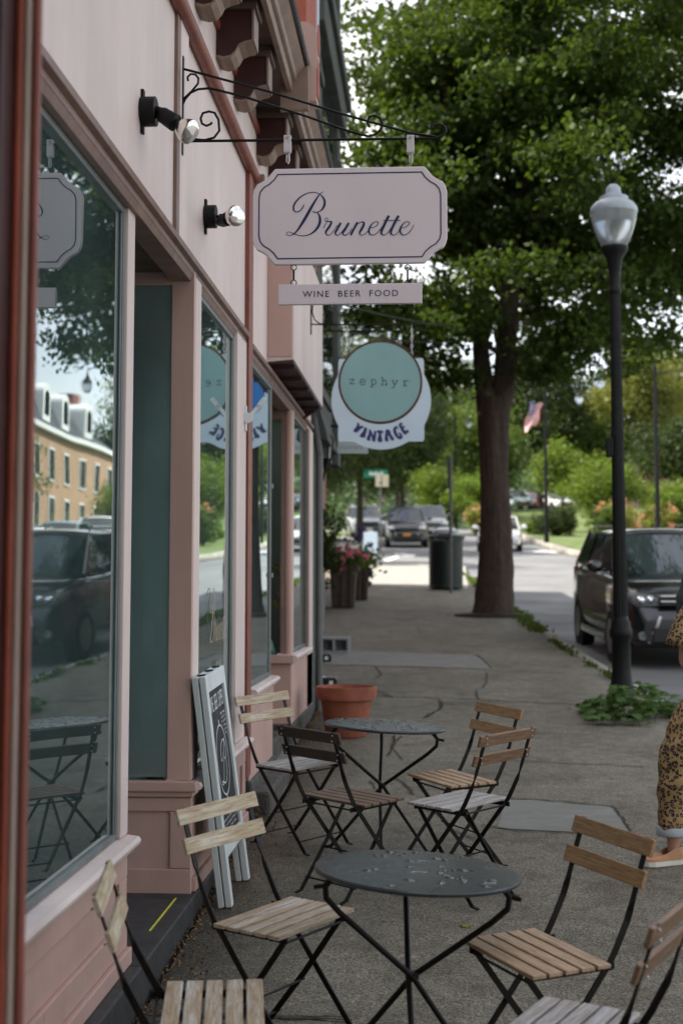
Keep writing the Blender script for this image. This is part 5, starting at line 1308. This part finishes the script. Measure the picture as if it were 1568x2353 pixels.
b.build('white_stripes', flat('flag_white', (.66,.62,.64), .8), FL)
b = MB(); fgrid(b, 0, .42, 0, 7/13, .02); b.build('canton', flat('flag_blue', (.05,.06,.20), .8), FL)
b = MB()
for i in range(9):
    for j in range(5):
        if (i+j) % 2 == 0: q = flagpt(.03+i*.043, .05+j*.1, .03); b.sphere(q, .018, 5, 3)
b.build('stars', M['whitetrim'], FL)
b = MB(); b.tube([at(1214,921,60.3), at(1232,912,60.35), (4.95,60.5,topz(905,60.5))], .015, 6); b.build('flag_staff', M['lampblack'], FL)
x_, y_ = (875-985)/3267*53, 53; z_ = g(y_)
SS = thing('street_sign', 'green street name sign on a thin pole with two cream plates below', 'sign', (x_,y_,z_))
b = MB(); zt_ = topz(1076,y_); b.cyl((x_,y_,z_),(x_,y_,zt_),.035,n=8); b.build('post', M['galv'], SS)
p0, p1 = at(835,1098,y_-.04), at(890,1079,y_-.04); b = MB(); b.box(p0.x,p1.x,y_-.06,y_-.04,p0.z,p1.z); b.build('name_plate', flat('street_sign_green', (.0,.16,.085), .5), SS)
b = MB()
for k in range(7): b.box(p0.x+.22+.075*k, p0.x+.27+.075*k, y_-.063, y_-.061, p0.z+.10, p0.z+.20+.04*(k % 3 == 0))
b.build('lettering', M['whitetrim'], SS)
b = MB()
for a0_, a1_ in ((862,875),(877,892)): p0, p1 = at(a0_,1118,y_-.08), at(a1_,1090,y_-.08); b = MB(); b.box(p0.x,p1.x,y_-.10,y_-.085,p0.z,p1.z); b.build('parking_plate', flat('cream_sign', (.55,.50,.36), .5), SS)
# sandwich board
x_, y_ = at(851,1262,53.2).x, 53.2; z_ = g(y_)
SB = thing('sandwich_board', 'small white sandwich board on the far corner by the street sign', 'sign', (x_,y_,z_))
for s_ in (-1,1):
    b = MB(); b.add([(x_-.26,y_+s_*.22,z_),(x_+.26,y_+s_*.22,z_),(x_+.26,y_+s_*.02,z_+.78),(x_-.26,y_+s_*.02,z_+.78)]+[(x_-.26,y_+s_*.25,z_),(x_+.26,y_+s_*.25,z_),(x_+.26,y_+s_*.05,z_+.78),(x_-.26,y_+s_*.05,z_+.78)], [(0,1,2,3),(7,6,5,4),(0,4,5,1),(1,5,6,2),(2,6,7,3),(3,7,4,0)]); b.build('panel', M['vwhite'], SB)
b = MB(); b.cyl((x_-.12,y_,z_+.78),(x_+.12,y_,z_+.78),.02,n=6); b.build('handle', M['whitetrim'], SB)
# overhead wires
for i,(pa, pb, sag) in enumerate((((-1.0,14.2,topz(690,14.2)),(4.5,44,topz(700,44)),.5),((-1.0,14.4,topz(752,14.4)),(3.5,44,topz(690,44)),.6),((-1.0,14.0,topz(705,14)),(1.6,40,topz(820,40)),.3))):
    b = MB(); A, B_ = Vector(pa), Vector(pb); b.tube([A.lerp(B_,k/12)-Vector((0,0,sag*4*(k/12)*(1-k/12))) for k in range(13)], .010, 5)
    tag(b.build('overhead_wire', M['black_iron']), 'thin dark overhead wire running from the stone building into the trees', 'wire', 'overhead wires')

# ------------------------------------------------------------------ the big street tree
rng = np.random.default_rng(21)
TX, TY = 1.135, 25.4; TZ = g(TY)
BT = thing('street_tree', 'large street tree with forked trunk and wide dark green crown beside the kerb', 'tree', (TX,TY,TZ))
b = MB()
def tp(px_, py_, Y=TY): return at(px_, py_, Y)
def trunk(b, pts, n=18, seed=1):
    """bark-ridged limb: (point, radius)"""
    rnd = random.Random(seed); P = [Vector(p) for p,_ in pts]; vs = []; ph = [rnd.random()*6 for _ in range(4)]
    sub = 5; Q = []
    for i in range(len(P)-1):
        for k in range(sub): Q.append((P[i].lerp(P[i+1],k/sub), pts[i][1]+(pts[i+1][1]-pts[i][1])*k/sub))
    Q.append((P[-1], pts[-1][1]))
    for i,(p,r) in enumerate(Q):
        for k in range(n):
            a = 2*PI*k/n; rr = r*(1+.07*math.sin(5*a+ph[0]+i*.12)+.045*math.sin(9*a+ph[1]-i*.2)+.03*rnd.uniform(-1,1)); vs.append((p.x+rr*math.cos(a), p.y+rr*math.sin(a), p.z))
    b.add(vs, [(i*n+k,i*n+(k+1)%n,(i+1)*n+(k+1)%n,(i+1)*n+k) for i in range(len(Q)-1) for k in range(n)])
trunk(b, [(tp(1128,1424)+Vector((0,0,-.15)),.46),(tp(1128,1418),.395),(tp(1132,1385),.345),(tp(1137,1300),.30),(tp(1138,1200),.268),(tp(1134,1080),.245),(tp(1134,980),.262),(tp(1136,915),.30)])
trunk(b, [(tp(1120,925),.20),(tp(1110,880),.165),(tp(1103,800),.15),(tp(1104,650),.14),(tp(1108,450),.12),(tp(1105,200),.10),(tp(1110,-60),.08),(tp(1100,-400),.03)], seed=2)
trunk(b, [(tp(1150,930),.20),(tp(1156,880),.19),(tp(1162,780),.18),(tp(1172,650),.17),(tp(1195,450),.15),(tp(1225,220),.13),(tp(1240,60),.10),(tp(1250,-300),.03)], seed=3)
cen = Vector((2.6,25.4,TZ+9.0)); crad = np.array([4.25,4.4,5.2])
cl = clumps(tuple(cen), crad, 82, rng, .86, .48)
low = np.array([tuple(at(rng.choice([rng.uniform(980,1060),rng.uniform(1250,1560)]), rng.uniform(540,790), rng.uniform(23,27.5))) for _ in range(14)]+[tuple(at(rng.uniform(830,1560), rng.uniform(-60,150), rng.uniform(23,28))) for _ in range(6)]); cl = np.vstack([cl, low])
cl = np.repeat(cl,5,axis=0)+rng.normal(size=(len(cl)*5,3))*np.array([.72,.72,.24])
cl = cl[(cl[:,2] > TZ+4.3) & (cl[:,0] > -1.15)]
for i in rng.choice(len(cl), 46, replace=False):
    q = Vector(cl[i]); px_ = rng.choice([0,1]); h_ = rng.uniform(.25,.9)
    zs = min(q.z-.4, TZ+4.4+h_*6); zs = max(zs, TZ+4.3)
    s0 = Vector((.95 if px_ == 0 else 1.4+(zs-TZ-4)*.055, 25.4, zs)); mid = s0.lerp(q,.5)+Vector((0,0,rng.uniform(-.2,.5)))
    b.tube([s0, s0.lerp(mid,.5)+Vector((0,0,.05)), mid, mid.lerp(q,.6)+Vector((0,0,-.03)), q], [.06,.05,.036,.022,.008], 6)
b.build('trunk', M['bark'], BT, smooth=70)
# overhead clumps, then drooping sprays on the outer and lower edge
extra = [(rng.uniform(1.6,5.5), rng.uniform(15.5,21.5), rng.uniform(9.9,12.5)) for _ in range(55)]  # unseen high clumps added over the SUV to darken its windshield reflection
for px_, py_, Y in [(1530,770,24.5),(1520,700,24),(1480,640,24),(980,880,25),(1010,830,25),(960,790,24.8),(1060,870,25),(1240,860,25),(1290,850,25.5),(1200,840,26),(850,660,25),(800,560,25.2),(790,420,25.5),(795,300,25),(800,160,25),(810,60,25),(1330,820,24),(1390,760,24.2),(900,720,25),(1310,380,25),(1450,420,25),(1380,700,25),(1020,700,25.5),(830,480,25.5)]:
    extra.append(tuple(at(px_,py_,Y)))
cl = np.vstack([cl, np.array(extra)])
npc = 280
# each clump: a flattish spray of small leaves
pts = np.repeat(cl, npc, axis=0); sc = np.repeat(rng.uniform(.65,1.25,size=len(cl)), npc)[:,None]
pts = pts + rng.normal(size=pts.shape)*np.array([.32,.32,.14])*sc
leaves('crown', pts, .112, LM['main'], BT, rng, .3)
tree_root = MB(); tree_root.lathe([(.62,-.02),(.60,.03),(.45,.05),(.2,.08)], (TX,TY,TZ), 26, 1.15, .8)
kind(tree_root.build('tree_pit_soil', M['soil']))

# more trees behind and beside (mirrored in glass and paint, or seen beyond the crossing)
tree('broad leafy tree added out of view behind the viewpoint for its shade and reflection', 2.9, -4.5, 3, .25, 6.4, (4.2,4.0,3.0), 130, 170, .15, LM['main'], 30, .5, group='street trees outside the direct view')  # unseen crown added to darken car reflections and light from behind
tree('leafy street tree on the pavement behind the viewpoint', 2.6, -16, 3, .25, 6.2, (4.2,3.4,3.4), 90, 160, .16, LM['main'], 31, .5, group='street trees outside the direct view')
tree('leafy tree behind the viewpoint across the street', 7.5, -20, 3, .25, 6.5, (4,4,3.5), 90, 160, .16, LM['mid'], 32, .6, group='street trees outside the direct view')
tree('small thin tree standing in front of the ochre brick row', 10.6, 43.5, 1.6, .05, 2.9, (1.0,1.0,1.2), 26, 110, .09, LM['mid'], 33, .25, group='street trees outside the direct view')
T = [ # label, x, y, th, tr, cz, cr, nc, per, leaf, mat, seed, spread, zbase
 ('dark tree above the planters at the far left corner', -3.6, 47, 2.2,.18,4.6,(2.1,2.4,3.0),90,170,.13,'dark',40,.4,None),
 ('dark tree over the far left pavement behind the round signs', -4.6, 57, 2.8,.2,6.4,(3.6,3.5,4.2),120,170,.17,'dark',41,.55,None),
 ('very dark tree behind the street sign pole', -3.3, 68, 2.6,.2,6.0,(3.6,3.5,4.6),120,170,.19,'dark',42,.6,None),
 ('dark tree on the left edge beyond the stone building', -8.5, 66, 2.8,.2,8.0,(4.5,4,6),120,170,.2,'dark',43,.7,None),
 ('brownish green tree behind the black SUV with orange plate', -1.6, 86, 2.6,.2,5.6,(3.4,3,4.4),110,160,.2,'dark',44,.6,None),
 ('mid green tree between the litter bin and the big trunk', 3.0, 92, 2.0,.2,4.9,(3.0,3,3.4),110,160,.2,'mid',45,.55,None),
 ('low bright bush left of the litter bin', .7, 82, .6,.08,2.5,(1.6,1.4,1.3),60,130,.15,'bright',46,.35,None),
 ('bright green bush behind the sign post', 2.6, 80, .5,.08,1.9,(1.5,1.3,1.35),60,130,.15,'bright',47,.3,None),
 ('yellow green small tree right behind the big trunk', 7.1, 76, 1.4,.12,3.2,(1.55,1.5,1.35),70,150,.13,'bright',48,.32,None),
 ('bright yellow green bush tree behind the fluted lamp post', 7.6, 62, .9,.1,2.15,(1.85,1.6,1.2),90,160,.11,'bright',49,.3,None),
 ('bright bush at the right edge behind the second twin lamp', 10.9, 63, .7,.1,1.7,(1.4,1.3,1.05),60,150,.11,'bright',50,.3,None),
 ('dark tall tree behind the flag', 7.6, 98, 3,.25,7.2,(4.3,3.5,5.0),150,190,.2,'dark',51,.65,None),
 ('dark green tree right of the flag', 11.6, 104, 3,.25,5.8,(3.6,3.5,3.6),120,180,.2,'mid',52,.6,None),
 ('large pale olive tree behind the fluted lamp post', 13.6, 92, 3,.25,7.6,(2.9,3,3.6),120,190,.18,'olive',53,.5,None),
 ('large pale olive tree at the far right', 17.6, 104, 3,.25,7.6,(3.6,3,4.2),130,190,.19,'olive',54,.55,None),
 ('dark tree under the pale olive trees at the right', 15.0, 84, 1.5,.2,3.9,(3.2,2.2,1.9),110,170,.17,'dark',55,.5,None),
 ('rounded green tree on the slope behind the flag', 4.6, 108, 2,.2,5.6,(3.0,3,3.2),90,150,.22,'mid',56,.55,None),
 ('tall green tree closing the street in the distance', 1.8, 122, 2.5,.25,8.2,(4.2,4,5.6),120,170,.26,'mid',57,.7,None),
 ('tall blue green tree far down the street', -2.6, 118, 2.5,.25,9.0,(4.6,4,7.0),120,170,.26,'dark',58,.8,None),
]
for (lab,x,y,th_,tr_,cz,cr,nc,per,lf,mt,sd_,sp,zb_) in T:
    zb2 = g(y)+(lawnz(y) if x > px0(y) else 0)
    tree(lab, x, y, th_, tr_, cz, cr, nc, per, lf, LM[mt], sd_, sp, zb2)
# flowering shrubs and clipped hedge on the lawn
def shrub(x, y, r, lab, mat, seed, fl=None, hz=.75, leaf=.09, per=90, nc=50):
    rng = np.random.default_rng(seed); z = g(y)+lawnz(y); t = thing('shrub', lab, 'shrub', (x,y,z), 'shrubs on the lawn')
    b = MB(); 
    for k in range(5): a = k*1.3; b.tube([(x,y,z-.05),(x+r*.3*math.cos(a),y+r*.3*math.sin(a),z+r*hz*.6),(x+r*.6*math.cos(a),y+r*.6*math.sin(a),z+r*hz*1.2)], [.03,.02,.008], 5)
    b.build('stem', M['bark2'], t)
    cl = clumps((x,y,z+r*hz), (r,r,r*hz), nc, rng, 1.0, .4); leaves('foliage', np.repeat(cl,per,axis=0)+rng.normal(size=(nc*per,3))*r*.13, leaf, LM[mat], t, rng)
    if fl:
        c2_ = clumps((x,y,z+r*hz*1.05), (r*1.04,r*1.04,r*hz*1.05), fl[1], rng, .3, .15); leaves('flowers', np.repeat(c2_,22,axis=0)+rng.normal(size=(fl[1]*22,3))*.07, .09, LM[fl[0]], t, rng)
shrub(6.35, 70.5, 1.0, 'round clipped dark hedge ball on the lawn edge', 'dark', 61, None, .66, .08, 200, 60)
shrub(7.0, 57.5, .62, 'narrow dark green upright shrub left of the black SUV roof', 'mid', 62, None, 1.1)
shrub(7.5, 58.2, .95, 'shrub with peach flowers just left of the fluted lamp post', 'olive', 63, ('peach',12), .9)
shrub(9.3, 59.5, .9, 'shrub with peach flowers right of the fluted lamp post', 'olive', 64, ('peach',10), .85)
shrub(2.7, 77, .85, 'shrub dotted with peach flowers behind the litter bin', 'olive', 65, ('peach',14), .8)
shrub(1.2, 84, 1.0, 'flowering shrub left of the sign post in the distance', 'mid', 66, ('peach',16), .8)
shrub(5.4, 73, .55, 'low yellow green shrub left of the hedge ball', 'bright', 67, None, .6)
shrub(7.9, 66, .5, 'low yellow green shrub right of the hedge ball', 'bright', 68, None, .6)
shrub(11.3, 62, 1.1, 'green shrub in front of the pink building at the right edge', 'mid', 69, ('redf',10), .7)
# distant wooded hill
b = MB(); rnd = random.Random(8); vs = []; nx_, ny_ = 60, 12
for j in range(ny_+1):
    for i in range(nx_+1):
        x = -240+480*i/nx_; y = 240+22*j; s_ = math.sin(PI*min(1,(j/ny_)*1.0)*.5)
        hgt = (40-.0009*(x+30)**2*(1 if x > -30 else .3)+5*math.sin(x*.05)+3*math.sin(x*.13+1))
        vs.append((x+rnd.uniform(-2,2), y, 7+max(2,hgt)*s_+rnd.uniform(-1.5,1.5)))
b.add(vs, [(j*(nx_+1)+i,j*(nx_+1)+i+1,(j+1)*(nx_+1)+i+1,(j+1)*(nx_+1)+i) for j in range(ny_) for i in range(nx_)])
kind(b.build('hill', M['soil'], smooth=60))
rng = np.random.default_rng(77); n_ = 2600; X_ = rng.uniform(-60,170,n_); J_ = rng.uniform(0,1,n_); Y_ = 240+264*J_
H_ = 7+np.maximum(2,(40-.0009*(X_+30)**2*np.where(X_>-30,1,.3)+5*np.sin(X_*.05)+3*np.sin(X_*.13+1)))*np.sin(PI*J_*.5)
cc = np.stack([X_,Y_,H_+1.5],1); pts = np.repeat(cc,26,axis=0)+rng.normal(size=(n_*26,3))*np.array([2.0,2.0,1.7])
hw = leaves('hill_woods', pts, 1.5, LM['blue'], None, rng); hw['kind'] = 'stuff'

# ------------------------------------------------------------------ weeds at the lamp base, grass along the kerb, fallen leaf, litter
def lobed(b, c, s, d, up, rnd):
    """one maple-like leaf"""
    d = d.normalized(); sd_ = d.cross(up).normalized(); P = [(0,0),(-.28,.10),(-.55,.05),(-.42,.32),(-.62,.55),(-.30,.55),(-.22,.78),(0,1.05),(.22,.78),(.30,.55),(.62,.55),(.42,.32),(.55,.05),(.28,.10)]
    vs = [c + sd_*x*s + d*y*s + up*(-.25*s*abs(x)*1.2 - .18*s*y*y) for x,y in P]; o = c+d*.45*s
    b.add([o]+vs, [(0,i+1,(i+1)%len(P)+1) for i in range(len(P))])
rnd = random.Random(4)
WE = thing('weed_clump', 'leafy green weeds growing around the foot of the fluted street lamp', 'weeds', (1.75,12.6,g(12.6)))
b = MB(); sb = MB()
for k in range(300):
    x = rnd.uniform(1.33,2.22); y = rnd.uniform(12.1,13.1)+(.45 if x > 1.9 else 0)
    ed = max(0, 1-((x-1.78)/.55)**2)*max(.05, 1-((y-12.6)/.7)**2)
    h_ = rnd.uniform(.02,.30)*ed+.02; z = g(y)+h_; a = rnd.uniform(0,2*PI)
    d = Vector((math.cos(a),math.sin(a)-.2,rnd.uniform(-.4,.3))); up = (Vector((rnd.uniform(-.3,.3),rnd.uniform(-.6,.1),1))).normalized()
    lobed(b, Vector((x,y,z)), rnd.uniform(.05,.12), d, up, rnd)
    if k % 4 == 0: sb.tube([(x,y,g(y)-.01),(x+rnd.uniform(-.03,.03),y,z-h_*.3),(x,y,z)], .002, 4)
b.build('leaves', LM['weed'], WE); kind(sb.build('stems', LM['weed'], WE), 'stuff')
b = MB()
for k in range(16):
    x = rnd.choice([rnd.uniform(1.12,1.4),rnd.uniform(1.9,2.3)]); y = rnd.uniform(12.0,13.1); lobed(b, Vector((x,y,g(y)+rnd.uniform(.05,.22))), rnd.uniform(.03,.06), Vector((rnd.uniform(-1,1),rnd.uniform(-1,1),.1)), Vector((0,-.3,1)).normalized(), rnd)
b.build('yellow_leaves', LM['bright'], WE)
rng = np.random.default_rng(9); pts = []
for y in np.arange(12, 42, .02):
    dens = .5+.5*math.sin(y*1.7)+.4*math.sin(y*4.1)
    if rng.random() < dens*.35+(.8 if 22 < y < 27 else 0)+(1.2 if 31.5 < y < 37 else 0):
        wd = .05+(.10 if 22 < y < 27 or 31 < y < 37 else 0)
        for q in range(6): pts.append((kx(y)-.02+rng.normal()*wd*.5, y+rng.normal()*.03, g(y)+abs(rng.normal())*.03+.005))
o = leaves('kerb_grass', np.array(pts), .045, LM['bright'] if False else LM['mid'], None, rng, -1); o['kind'] = 'stuff'
pts = []
for k in range(2600):
    y = rng.uniform(4.6, 13.0); x = -1.02+abs(rng.normal())*.03
    if rng.random() < .35: x = -1.0+abs(rng.normal())*.12
    pts.append((x, y, g(y)+.004+rng.random()*.006))
o = leaves('leaf_litter', np.array(pts), .012, varied('dry_litter', (.16,.095,.04), .9, .4, 30), None, rng); o['kind'] = 'stuff'
p = gp(1068,2129); b = MB(); lobed(b, Vector((p.x-.02,p.y,p.z+.012)), .05, Vector((1,.2,0)), Vector((0,0,1)), rnd); tag(b.build('fallen_leaf', LM['olive']), 'single yellow fallen leaf on the pavement right of the near table', 'leaf')
p = gp(514,2066); b = MB(); lobed(b, Vector((p.x,p.y,p.z+.008)), .028, Vector((.3,1,0)), Vector((0,0,1)), rnd); tag(b.build('fallen_leaf', varied('brown_leaf', (.18,.08,.03), .8)), 'small brown fallen leaf at the foot of the chalkboard sign', 'leaf')

# ------------------------------------------------------------------ person in leopard print at the right edge
PX, PY = 1.47, 7.33
PN = thing('person', 'person in leopard print jumpsuit with pale rolled cuffs and tan slip-on shoes', 'person', (PX,PY,g(PY)), local=True)
def skin(name, nodes, edges, mat, par, root=0, sub=2):
    me = bpy.data.meshes.new(name); me.from_pydata([n[0] for n in nodes], edges, []); o = bpy.data.objects.new(name, me); COL.objects.link(o)
    s_ = o.modifiers.new('skin','SKIN'); s_.use_smooth_shade = True
    for i, n in enumerate(nodes): r_ = n[1]; me.skin_vertices[0].data[i].radius = r_ if isinstance(r_, tuple) else (r_, r_)
    for v in me.skin_vertices[0].data: v.use_root = False
    me.skin_vertices[0].data[root].use_root = True
    m_ = o.modifiers.new('sub','SUBSURF'); m_.levels = sub; m_.render_levels = sub
    dg = bpy.context.evaluated_depsgraph_get(); bpy.context.view_layer.update(); m2 = bpy.data.meshes.new_from_object(o.evaluated_get(bpy.context.evaluated_depsgraph_get()))
    bpy.data.objects.remove(o); m2.name = name; o = bpy.data.objects.new(name, m2); COL.objects.link(o); m2.materials.clear(); m2.materials.append(mat)
    m2.polygons.foreach_set('use_smooth', [True]*len(m2.polygons)); attach(o, par); return o
bn = [((0,0,.86),(.13,.10)),((0,0,1.00),(.105,.085)),((0,-.005,1.14),(.125,.09)),((0,0,1.24),(.12,.075)),((0,.0,1.30),(.05,.05)),((0,-.01,1.355),(.046,.048)),((0,-.015,1.41),(.058,.066)),((0,-.015,1.47),(.068,.082)),((0,-.01,1.53),(.058,.07)),
      ((-.145,0,1.255),(.045,.045)),((-.172,.01,1.12),(.038,.038)),((-.188,.01,.985),(.036,.036)),((-.12,-.08,.995),(.031,.031)),((-.02,-.16,1.03),(.022,.018)),((.03,-.17,1.035),(.030,.014)),
      ((.145,0,1.255),(.045,.045)),((.185,.01,1.12),(.040,.040)),((.205,.02,.99),(.034,.034)),((.13,-.10,1.0),(.030,.030)),((.03,-.17,1.00),(.022,.018)),((-.02,-.18,1.0),(.030,.014)),
      ((-.095,0,.80),(.07,.08)),((-.235,-.01,.43),(.05,.05)),((-.255,-.01,.25),(.042,.042)),((-.262,0,.075),(.030,.034)),((-.275,-.01,.045),(.018,.018)),
      ((.095,0,.80),(.085,.085)),((.12,-.02,.43),(.055,.055)),((.125,.01,.25),(.048,.048)),((.13,.03,.075),(.032,.036)),((.13,.01,.045),(.018,.018))]
be = [(0,1),(1,2),(2,3),(3,4),(4,5),(5,6),(6,7),(7,8),(3,9),(9,10),(10,11),(11,12),(12,13),(13,14),(3,15),(15,16),(16,17),(17,18),(18,19),(19,20),(0,21),(21,22),(22,23),(23,24),(24,25),(0,26),(26,27),(27,28),(28,29),(29,30)]
body = skin('body', bn, be, M['skin'], PN)
for s_, bx in ((1,(.03,-.17,1.035)),(-1,(-.02,-.18,1.0))):
    for k in range(4):
        z_ = bx[2]+.022-.014*k; L = [.052,.058,.055,.044][k]
        skin('finger', [((bx[0],bx[1],z_),.0075),((bx[0]+s_*L*.6,bx[1]-.004,z_+.002),.0068),((bx[0]+s_*L,bx[1]+.012,z_),.006),((bx[0]+s_*(L+.012),bx[1]+.03,z_),.005)], [(0,1),(1,2),(2,3)], M['skin'], body, 0, 1)
    skin('thumb', [((bx[0]-s_*.02,bx[1],bx[2]+.015),.009),((bx[0]+s_*.005,bx[1]-.018,bx[2]+.038),.008),((bx[0]+s_*.025,bx[1]-.016,bx[2]+.048),.0065)], [(0,1),(1,2)], M['skin'], body, 0, 1)
# face and hair
b = MB(); b.sphere((-.026,-.094,1.475),(.011,.006,.007),10,6); b.sphere((.026,-.094,1.475),(.011,.006,.007),10,6); b.build('eyes', M['whitetrim'], body, smooth=80)
b = MB(); b.tube([(0,-.092,1.485),(0,-.104,1.458),(0,-.100,1.448)], [.006,.010,.009], 8); b.build('nose', M['skin'], body, smooth=80)
b = MB(); b.sphere((0,-.086,1.424),(.020,.008,.006),10,6); b.build('mouth', flat('lips', (.32,.09,.08), .5), body, smooth=80)
b = MB(); b.sphere((-.074,-.005,1.465),(.009,.016,.022),8,6); b.sphere((.074,-.005,1.465),(.009,.016,.022),8,6); b.build('ears', M['skin'], body, smooth=80)
b = MB(); b.sphere((0,.012,1.505),(.083,.092,.072),18,12); b.sphere((0,.055,1.43),(.075,.05,.11),16,10); b.sphere((0,.06,1.33),(.07,.035,.10),14,8); b.build('hair', M['hair'], PN, smooth=80)
# jumpsuit: torso and trouser legs, with folds
def cloth(rows, seed, n=40, amp=.006):
    b = MB(); rnd = random.Random(seed); ph = [rnd.random()*6 for _ in range(6)]; vs = []; Q = []
    for i in range(len(rows)-1):
        for k in range(6):
            t = k/6; t = t*t*(3-2*t)*.5+t*.5; Q.append([rows[i][j]+(rows[i+1][j]-rows[i][j])*t for j in range(5)])
    Q.append(list(rows[-1]))
    for (x,y,z,rx,ry) in Q:
        for k in range(n):
            a = 2*PI*k/n; d_ = amp*(math.sin(z*34+a*1.0+ph[0]+2.2*math.sin(a+ph[3]))+.8*math.sin(z*61-a*2+ph[1])+.6*math.sin(a*5+z*9+ph[2]))
            vs.append((x+(rx+d_)*math.cos(a), y+(ry+d_)*math.sin(a), z+.5*d_*math.sin(a*2)))
    m = len(Q); b.add(vs, [(i*n+(k+1)%n,i*n+k,(i+1)*n+k,(i+1)*n+(k+1)%n) for i in range(m-1) for k in range(n)]+[tuple(range(n-1,-1,-1))] ); return b
b = cloth([(0,.0,1.315,.055,.055),(0,0,1.285,.135,.075),(0,0,1.20,.155,.095),(0,-.005,1.10,.150,.105),(0,0,.985,.135,.10),(0,0,.92,.155,.115),(0,.01,.84,.182,.135),(0,.01,.76,.175,.125),(0,.01,.72,.10,.08)], 3); b.build('jumpsuit', M['leopard'], PN, smooth=80)
for (rows, sd_) in (([(-.085,.01,.86,.09,.11),(-.105,.005,.80,.108,.118),(-.158,-.005,.70,.112,.112),(-.205,-.01,.60,.104,.105),(-.236,-.012,.50,.098,.10),(-.248,-.01,.40,.088,.092),(-.258,-.005,.30,.078,.084),(-.266,0,.20,.070,.076),(-.268,0,.155,.067,.073)], 5),
                    ([(.085,.01,.86,.09,.11),(.10,.005,.80,.108,.118),(.112,-.005,.70,.112,.112),(.12,-.01,.60,.104,.105),(.125,-.012,.50,.098,.10),(.128,-.0,.40,.090,.092),(.13,.01,.30,.080,.084),(.13,.02,.20,.072,.076),(.13,.022,.155,.069,.073)], 6)):
    b = cloth(rows, sd_, amp=.004); b.build('trouser_leg', M['leopard'], PN, smooth=80)
for s_ in (-1,1):
    b = MB(); x = s_*.145; b.tube([(x*.62,0,1.275),(x*.86,0,1.262),(x*1.12,-.0,1.19),(x*1.34,-.005,1.105),(x*1.41,-.008,1.07)], [.050,.062,.069,.074,.076], 26, caps=False)
    o = b.build('sleeve', M['leopard'], PN, smooth=80); q = o.modifiers.new('t','SOLIDIFY'); q.thickness = .006
    fx, fy = (-.268,0) if s_ < 0 else (.13,.022)
    b = MB(); b.tube([(fx,fy,.186),(fx,fy,.182),(fx,fy,.150),(fx,fy,.145)], [.066,.070,.071,.067], 24, caps=False); o = b.build('cuff', M['denim'], PN, smooth=50); q = o.modifiers.new('t','SOLIDIFY'); q.thickness = .008
    # shoe
    ax, ay = (-.263,0) if s_ < 0 else (.13,.03); d = Vector((-.88,-.42,0)).normalized() if s_ < 0 else Vector((.1,-1,0)).normalized(); n = Vector((-d.y,d.x,0))
    def outl(k, wd): return [Vector((ax,ay,0))+d*(u*.235-.055)+n*(v*wd) for u,v in [(0,.0),(.03,.55),(.15,.82),(.4,.80),(.62,.98),(.8,.98),(.93,.65),(1,0),(.93,-.65),(.8,-.95),(.62,-.9),(.4,-.78),(.15,-.82),(.03,-.55)]]
    O = outl(0,.044); b = MB(); m = len(O)
    b.add([(p.x,p.y,.0) for p in O]+[(p.x,p.y,.026) for p in O], [tuple(range(m-1,-1,-1)), tuple(range(m,2*m))]+[(i,(i+1)%m,(i+1)%m+m,i+m) for i in range(m)]); b.build('shoe_sole', M['sole'], PN, bev=.003)
    cx_ = Vector((ax,ay,0)); hts = []
    b = MB(); rings = [(1.0,.0262,0),(1.0,.045,0),(.92,.062,.0),(.62,.078,.25),(.45,.088,.35)]
    vs = []
    for sc_, z_, bk in rings:
        for p in O:
            rel = p-cx_; al = rel.dot(d); sd_ = rel.dot(n); q = cx_+d*((al+.02)*sc_-.02-(.02*bk))+n*sd_*(.55+.45*sc_); z2 = z_ if al < .06 else .0262+(z_-.0262)*max(.35,(1-(al-.06)/.20)); vs.append((q.x,q.y,z2))
    b.add(vs, [(r_*m+i,r_*m+(i+1)%m,(r_+1)*m+(i+1)%m,(r_+1)*m+i) for r_ in range(4) for i in range(m)]); b.build('shoe', M['tan'], PN, smooth=70)
